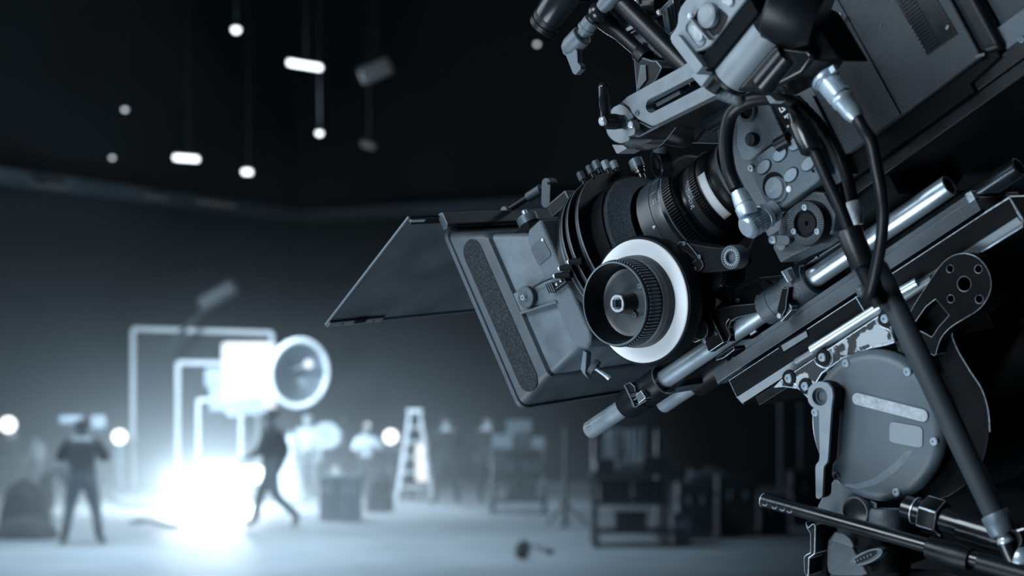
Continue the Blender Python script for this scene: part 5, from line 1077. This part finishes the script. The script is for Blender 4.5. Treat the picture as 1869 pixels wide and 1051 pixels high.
    for n in names:
        kk = n if n in R else n[1:]; r_ = R[kk]*k_
        flat = {'pel': (1.15, .85), 'ch': (1.2, .8), 'sp': (1.1, .8)}.get(n, (1, 1)); sv[ix[n]].radius = (r_*flat[0], r_*flat[1]) if n in ('pel', 'sp', 'ch') else (r_, r_)
        sv[ix[n]].use_root = (n == 'pel')
    bpy.context.view_layer.update(); dg = bpy.context.evaluated_depsgraph_get()
    m2 = bpy.data.meshes.new_from_object(ob.evaluated_get(dg)); m2.name = 'body'; bpy.data.objects.remove(ob); bpy.data.meshes.remove(me)
    m2.materials.clear()
    for mm in (top, legs, 'skin', 'shoe'): m2.materials.append(M[mm])
    pts = [(Vector(J[n])*k_, n) for n in names]
    kind = lambda n: 2 if n in ('nk', 'jw', 'hd', 'cr', 'no') or n[1:] in ('ea', 'wr', 'pa') or n[1:2] == 'f' or n[1:3] == 'th' else 3 if n[1:] in ('an', 'to') else 1 if n in ('pel',) or n[1:] in ('hp', 'kn') else 0
    segs = [(Vector(J[a])*k_, Vector(J[b])*k_, kind(a), kind(b)) for a, b in E]
    for p in m2.polygons:
        c = p.center; bd = None
        for a, b, ka, kb in segs:
            ab = b-a; t = max(0, min(1, (c-a).dot(ab)/max(1e-9, ab.length_squared))); d = (c-(a+ab*t)).length
            if bd is None or d < bd[0]: bd = (d, ka if t < .62 else kb)
        p.material_index = bd[1]; p.use_smooth = True
    root = bpy.data.objects.new('person', m2); COL.objects.link(root); root.location = (X, Y, 0); root.rotation_euler = (0, 0, math.radians(yaw))
    tag(root, label, 'person', 'film crew on the set')
    hc = Vector(J['hd'])*k_; r_ = .105*k_
    def child(name, mb, m):
        me = mesh_of(name, mb, 1.0); me.materials.append(M[m]); c = bpy.data.objects.new(name, me); COL.objects.link(c); c.parent = root; return c
    hv = MB().lathe(hc+Vector((0, -.016*k_, .03*k_)), (0, .35, 1), [(-.03*k_, r_*.98), (.02*k_, r_*1.0), (.055*k_, r_*.85), (.085*k_, r_*.5), (.098*k_, 0)], 18); child('hair', hv, hair)
    for s in (-1, 1): child('eye', MB().ball(hc+Vector((s*.034*k_, .088*k_, .005*k_)), .011*k_, 8), 'shoe')
    child('mouth', MB().obox(hc+Vector((0, .092*k_, -.055*k_)), (.022*k_, 0, 0), (0, .006, 0), (0, 0, .004*k_)), 'shoe')
    return root
person('crew member in dark top and grey shorts standing legs apart at left', 150, 995, 762, 8, 'apart', 'cloth_d', 'cloth_m')
person('crew member striding left in front of the glowing set', 497, 966, 744, 80, 'walk', 'cloth_d', 'cloth_m')
person('crew member in pale clothes standing right of the white cone', 562, 908, 755, 190, 'stand', 'cloth_l', 'cloth_m', hair='cloth_l')
person('crew member in black standing right of the stepladder', 815, 921, 757, 20, 'apart', 'cloth_d', 'cloth_d')
person('crew member bending over in front of the stepladder', 742, 912, 770, 30, 'bend', 'cloth_d', 'cloth_d')
person('crew member in dark clothes standing at the loaded trolley', 889, 918, 755, -20, 'stand', 'cloth_d', 'cloth_d')
person('crew member in pale shirt sitting on the pale cases', 612, 925, 815, 150, 'sit', 'cloth_m', 'cloth_m')
person('crew member with pale sleeves standing behind the dark bag', 668, 912, 775, 200, 'apart', 'cloth_l', 'cloth_d')
person('crew member bending down beside the dark tarpaulin heap', 88, 950, 800, -60, 'bend', 'cloth_m', 'cloth_d')
person('crew member in pale shirt in the distance at far left', 66, 900, 790, 160, 'stand', 'cloth_l', 'cloth_m')
person('dark crew member far behind the tarpaulin heap', 22, 905, 775, 10, 'stand', 'cloth_d', 'cloth_d')
# ------------------------------------------------------------------ cases, bags, trolleys
def case(label, x0, x1, y0, feet, m='case', depth=.5, name='equipment_case', z0=0, group='stacked equipment cases'):
    Y = floorY(feet) if z0 == 0 else z0[0]; a = W(x0, feet, Y); b = W(x1, y0, Y); zb = 0 if z0 == 0 else z0[1]; zt = zb+(b.z-a.z)
    o = wthing(name, label, 'case', ((a.x+b.x)/2, Y, zb), group); L = (a.x, Y, zb)
    wobj('body', MB().box(a.x, b.x, Y, Y+depth, zb, zb+(zt-zb)*.68), m, o, L, bev=.02); wobj('lid', MB().box(a.x, b.x, Y, Y+depth, zb+(zt-zb)*.7, zt), m, o, L, bev=.02)
    for f in (.3, .7): wobj('latch', MB().box(a.x+(b.x-a.x)*f-.03, a.x+(b.x-a.x)*f+.03, Y-.02, Y, zb+(zt-zb)*.62, zb+(zt-zb)*.76), 'silver', o, L)
    wobj('handle', MB().tube([(a.x+(b.x-a.x)*.42, Y, zb+(zt-zb)*.45), (a.x+(b.x-a.x)*.42, Y-.05, zb+(zt-zb)*.4), (a.x+(b.x-a.x)*.58, Y-.05, zb+(zt-zb)*.4), (a.x+(b.x-a.x)*.58, Y, zb+(zt-zb)*.45)], .012, 6, 1), 'metal_d', o, L)
    return Y, zt
Yc, zt = case('pale upright case left of the seated crew member', 582, 614, 868, 950, 'casepale'); case('pale upright case under the seated crew member', 617, 656, 868, 952, 'casepale')
def bag(label, x0, x1, y0, feet, m='cloth_d', name='soft_bag'):
    Y = floorY(feet); a, b = W(x0, feet, Y), W(x1, y0, Y); cx_ = (a.x+b.x)/2; r = (b.x-a.x)/2; h_ = b.z-a.z
    o = wthing(name, label, 'bag', (cx_, Y, 0)); n = 24; rings = []
    for k in range(9):
        t = k/8; rr_ = r*math.sqrt(max(.02, 1-t**2.4))*(1.0 if t > .1 else .93)
        rings.append([(cx_+rr_*math.cos(2*math.pi*i/n)*(1+.06*math.sin(3*i+k)), Y+.3+rr_*.7*math.sin(2*math.pi*i/n), h_*t) for i in range(n)])
    wobj('body', MB().loft(rings), m, o, (cx_, Y, 0), angle=80); wobj('tie', MB().tube([(cx_-r*.5, Y-.15*r, h_*.72), (cx_, Y-.3*r+.1, h_*.8), (cx_+r*.5, Y-.15*r, h_*.72)], .03, 6), 'case', o, (cx_, Y, 0)); return o
bag('dark soft bag on the floor right of the pale cases', 664, 716, 858, 936)
bag('dark tarpaulin heap on the floor at the left edge', -12, 82, 875, 980, name='tarpaulin_heap')
bag('low dark bundle in front of the tarpaulin heap', -20, 96, 945, 986, name='folded_bundle')
def trolley(label, x0, x1, y0, feet, shelves=3, load=(), wheel=14):
    Y = floorY(feet); s = Y/FPX; a, b = W(x0, feet, Y), W(x1, y0, Y); o = wthing('trolley', label, 'trolley', ((a.x+b.x)/2, Y, 0), 'loaded equipment trolleys'); L = (a.x, Y, 0)
    wr = wheel*s/2; D = .7
    for X_ in (a.x+.06, b.x-.06):
        for yy in (Y, Y+D):
            wobj('post', MB().tube([(X_, yy, wr*2), (X_, yy, b.z)], .025, 6), 'metal_d', o, L)
            wobj('wheel', MB().lathe((X_, yy, wr), (1, 0, 0), [(-.04, 0), (-.04, wr*.9), (-.02, wr), (.02, wr), (.04, wr*.9), (.04, 0)], 18), 'shoe', o, L)
    for k in range(shelves):
        z = wr*2+(b.z-wr*2)*k/(shelves-1)*.92; wobj('shelf', MB().box(a.x, b.x, Y-.03, Y+D+.03, z, z+.04), 'case', o, L)
    wobj('push_handle', MB().tube([(b.x, Y, b.z), (b.x+.12, Y, b.z+.05), (b.x+.12, Y+D, b.z+.05), (b.x, Y+D, b.z)], .02, 6, 1), 'metal_d', o, L)
    n = 0
    for (sx0, sx1, k, hh, m) in load:
        z = wr*2+(b.z-wr*2)*k/(shelves-1)*.92+.04; X0 = a.x+(b.x-a.x)*sx0; X1 = a.x+(b.x-a.x)*sx1
        n += 1; yield_box(label, n, X0, X1, Y+.05, z, hh, m)
def yield_box(tl, n, X0, X1, Y, z, hh, m):
    o = wthing('stowed_box', 'stowed box '+['at the left', 'in the middle', 'at the right', 'low at the left', 'low in the middle', 'low at the right'][(n-1) % 6]+' of the '+tl, 'box', ((X0+X1)/2, Y, z), 'boxes stowed on the trolleys')
    wobj('body', MB().box(X0, X1, Y, Y+.5, z, z+hh*.8), m, o, (X0, Y, z), bev=.015); wobj('lid', MB().box(X0-.01, X1+.01, Y-.01, Y+.51, z+hh*.8, z+hh), m, o, (X0, Y, z), bev=.01)
trolley('loaded trolley behind the lens hood', 893, 1000, 815, 938, 3, ((.05, .4, 2, .25, 'casepale'), (.45, .7, 2, .32, 'case'), (.72, .95, 2, .2, 'casepale'), (.05, .45, 1, .3, 'case'), (.5, .9, 1, .26, 'case'), (.3, .8, 0, .25, 'case')), 22)
trolley('nearest dark loaded trolley', 1080, 1225, 860, 1000, 3, ((.05, .3, 2, .2, 'case'), (.35, .6, 2, .15, 'casepale'), (.65, .95, 2, .24, 'case'), (.1, .5, 1, .3, 'case'), (.55, .9, 1, .3, 'case'), (.3, .7, 0, .25, 'case')), 26)
for i, (x0, x1, y0, f_, m, lb_) in enumerate(((1238, 1300, 880, 985, 'case', 'tall black case right of the nearest dark trolley'), (1310, 1382, 868, 980, 'case', 'wide black case in the dark middle right'), (1390, 1440, 905, 975, 'case', 'low black case near the tilt head'), (1228, 1262, 940, 998, 'casepale', 'small grey case on the floor by the nearest dark trolley'), (1445, 1520, 860, 960, 'case', 'black case behind the tilt head brake lever'))):
    case(lb_, x0, x1, y0, f_, m)
# white cloths on a clothes rack
Yr = 25.0; o = wthing('clothes_rack', 'dark clothes rack above the nearest dark trolley', 'rack', W(1140, 985, Yr))
zr = W(1140, 780, Yr).z
for x in (1085, 1200): wobj('upright', MB().tube([(W(x, 0, Yr).x, Yr, 0), (W(x, 0, Yr).x, Yr, zr)], .03, 8), 'metal_d', o, (W(x, 0, Yr).x, Yr, 0)); wobj('foot', MB().box(W(x, 0, Yr).x-.04, W(x, 0, Yr).x+.04, Yr-.3, Yr+.3, 0, .05), 'metal_d', o, (W(x, 0, Yr).x, Yr, 0))
wobj('rail', MB().tube([(W(1085, 0, Yr).x, Yr, zr), (W(1200, 0, Yr).x, Yr, zr)], .025, 8), 'metal_d', o, (W(1085, 0, Yr).x, Yr, 0))
for i, (xs, lb_) in enumerate((((1108, 1132, 1100, 1122), 'left pale garment hanging on the clothes rack'), ((1138, 1175, 1146, 1170), 'right pale garment hanging on the clothes rack'))):
    t0_, t1_, b0, b1 = xs; A = [W(t0_, 784, Yr), W(t1_, 780, Yr), W(b1, 868, Yr), W(b0, 866, Yr)]
    oo = wthing('hanging_garment', lb_, 'garment', A[3], 'pale garments on the rack'); n = 10; rings = []
    for k in range(7):
        l, r_ = A[0].lerp(A[3], k/6), A[1].lerp(A[2], k/6)
        rings.append([l.lerp(r_, j/n)+Vector((0, -.05-.03*math.sin(j*1.9+k*.3), 0)) for j in range(n+1)]+[l.lerp(r_, j/n)+Vector((0, .05-.03*math.sin(j*1.9+k*.3), 0)) for j in range(n, -1, -1)])
    wobj('cloth', MB().loft(rings), 'cloth_l', oo, A[3], angle=80); wobj('hanger', MB().tube([A[0], A[0].lerp(A[1], .5)+Vector((0, 0, .12)), A[1]], .012, 6, 1), 'metal_d', oo, A[3])
c = W(1290, 865, 26); o = wthing('draped_cloth', 'pale crumpled cloth lying over the black cases', 'cloth', c); rings = []
for k in range(5):
    rings.append([c+Vector((-.28+.14*k, .2*math.cos(2*math.pi*i/12), .02+.09*(1+math.sin(k*2.1+i))*max(0, math.sin(2*math.pi*i/12))-.05)) for i in range(12)])
wobj('cloth_fold', MB().loft(rings), 'cloth_m', o, c, angle=80); wobj('cloth_hem', MB().obox(c+Vector((0, -.2, -.12)), (.24, 0, .02), (0, .02, 0), (0, 0, .1)), 'cloth_m', o, c, bev=.01)
wobj('support_board', MB().box(c.x-.3, c.x+.3, 25.75, 26.25, 0, c.z-.06), 'case', o, c)
# light stands in the dark right half
for x, ytop, feet, lb_, lamp in ((1033, 780, 962, 'thin light stand with small square lamp left of the clothes rack', 1), (1425, 735, 940, 'pale thin stand right behind the dovetail plate end', 0), (1462, 740, 945, 'pale thin stand beside the brake lever', 0)):
    Y = floorY(feet); X_ = (x-CX)/FPX*Y; o = wthing('light_stand', lb_, 'light stand', (X_, Y, 0), 'slim light stands at right')
    wobj('pole', MB().tube([(X_, Y, .02), (X_, Y, W(x, ytop, Y).z)], .035, 8), 'casepale' if not lamp else 'girder', o, (X_, Y, 0))
    for k in range(3):
        an = math.radians(20+120*k); wobj('leg', MB().tube([(X_, Y, .4), (X_+math.cos(an)*.4, Y+math.sin(an)*.4, .02)], .018, 6), 'metal_d', o, (X_, Y, 0))
    if lamp: wobj('lamp_head', MB().obox(W(1030, 914, Y)+Vector((0, -.08, 0)), (.07, 0, 0), (0, .05, 0), (0, 0, .06)), 'lamp_dim', o, (X_, Y, 0), bev=.01)
    else: wobj('stand_cap', MB().ball(W(x, ytop, Y), .06, 10), 'casepale', o, (X_, Y, 0))
# things on the floor
p = W(957, 1008, floorY(1020)); o = wthing('sand_bag', 'small dark sandbag alone on the grey floor', 'sandbag', (p.x, p.y, 0))
wobj('bag_half', MB().lathe((p.x-.03, p.y, .09), (.2, 0, 1), [(-.09, 0), (-.08, .07), (0, .1), (.1, .08), (.16, .03), (.16, 0)], 14), 'cloth_d', o, (p.x, p.y, 0)); wobj('strap', MB().tube([(p.x, p.y-.1, .1), (p.x+.05, p.y-.1, .24), (p.x+.09, p.y-.06, .1)], .012, 6), 'cloth_m', o, (p.x, p.y, 0))
a, b = W(978, 990, floorY(1000)), W(1004, 1012, floorY(1012)); a.z = b.z = .04
o = wthing('floor_pole', 'pale pole lying on the floor beside the small sandbag', 'pole', (a.x, a.y, 0)); wobj('tube', MB().tube([a, b], .035, 8), 'girder', o, a); wobj('end_cap', MB().ball(b, .05, 10), 'metal_d', o, a)
fl_ = [(185, 905), (230, 925), (300, 930), (330, 945), (318, 962), (260, 950), (240, 955)]
pts = []
for x, y in fl_:
    Y = floorY(y); q = W(x, y, Y); q.z = .02; pts.append(q)
o = wthing('floor_cable', 'dark cable curling on the pale floor by the set', 'cable', pts[0]); wobj('cord', MB().tube(pts, .035, 8, 6), 'rubber', o, pts[0]); wobj('plug', MB().tube([pts[-1], pts[-1]+Vector((.2, -.05, .01))], .05, 8), 'case', o, pts[0])
# ------------------------------------------------------------------ haze over the set
hz = bpy.data.materials.new('stage_haze'); hz.use_nodes = True; nt = hz.node_tree; nt.nodes.clear()
out = nt.nodes.new('ShaderNodeOutputMaterial'); vs = nt.nodes.new('ShaderNodeVolumeScatter'); vs.inputs['Color'].default_value = (.8, .93, 1, 1); vs.inputs['Anisotropy'].default_value = .35
tc = nt.nodes.new('ShaderNodeTexCoord'); sp = nt.nodes.new('ShaderNodeSeparateXYZ'); mr = nt.nodes.new('ShaderNodeMapRange'); mr.interpolation_type = 'SMOOTHERSTEP'
mr.inputs['From Min'].default_value = 0; mr.interpolation_type = 'LINEAR'; mr.inputs['From Max'].default_value = 8.0; mr.inputs['To Min'].default_value = 1.0; mr.inputs['To Max'].default_value = 0
pw = nt.nodes.new('ShaderNodeMath'); pw.operation = 'POWER'; pw.inputs[1].default_value = 5.5; nt.links.new(mr.outputs['Result'], pw.inputs[0]); dn = nt.nodes.new('ShaderNodeMath'); dn.operation = 'MULTIPLY'; dn.inputs[1].default_value = .054; nt.links.new(pw.outputs[0], dn.inputs[0])
nt.links.new(tc.outputs['Object'], sp.inputs[0]); nt.links.new(sp.outputs['Z'], mr.inputs['Value']); mx_ = nt.nodes.new('ShaderNodeMapRange'); mx_.interpolation_type = 'SMOOTHSTEP'; mx_.inputs['From Min'].default_value = -2.5; mx_.inputs['From Max'].default_value = 3.5; mx_.inputs['To Min'].default_value = 1; mx_.inputs['To Max'].default_value = 0
ml = nt.nodes.new('ShaderNodeMath'); ml.operation = 'MULTIPLY'; nt.links.new(sp.outputs['X'], mx_.inputs['Value']); nt.links.new(dn.outputs[0], ml.inputs[0]); nt.links.new(mx_.outputs['Result'], ml.inputs[1]); nt.links.new(ml.outputs[0], vs.inputs['Density']); nt.links.new(vs.outputs[0], out.inputs['Volume'])
hzo = wobj('stage_haze', MB().box(-11, 4, 17, 38.4, .02, 8), hz); hzo['kind'] = 'stuff'; tag(hzo, 'thin smoky haze glowing around the set lamps', 'haze')
S.cycles.volume_step_rate = 4.0; S.cycles.volume_max_steps = 64; S.cycles.volume_bounces = 0
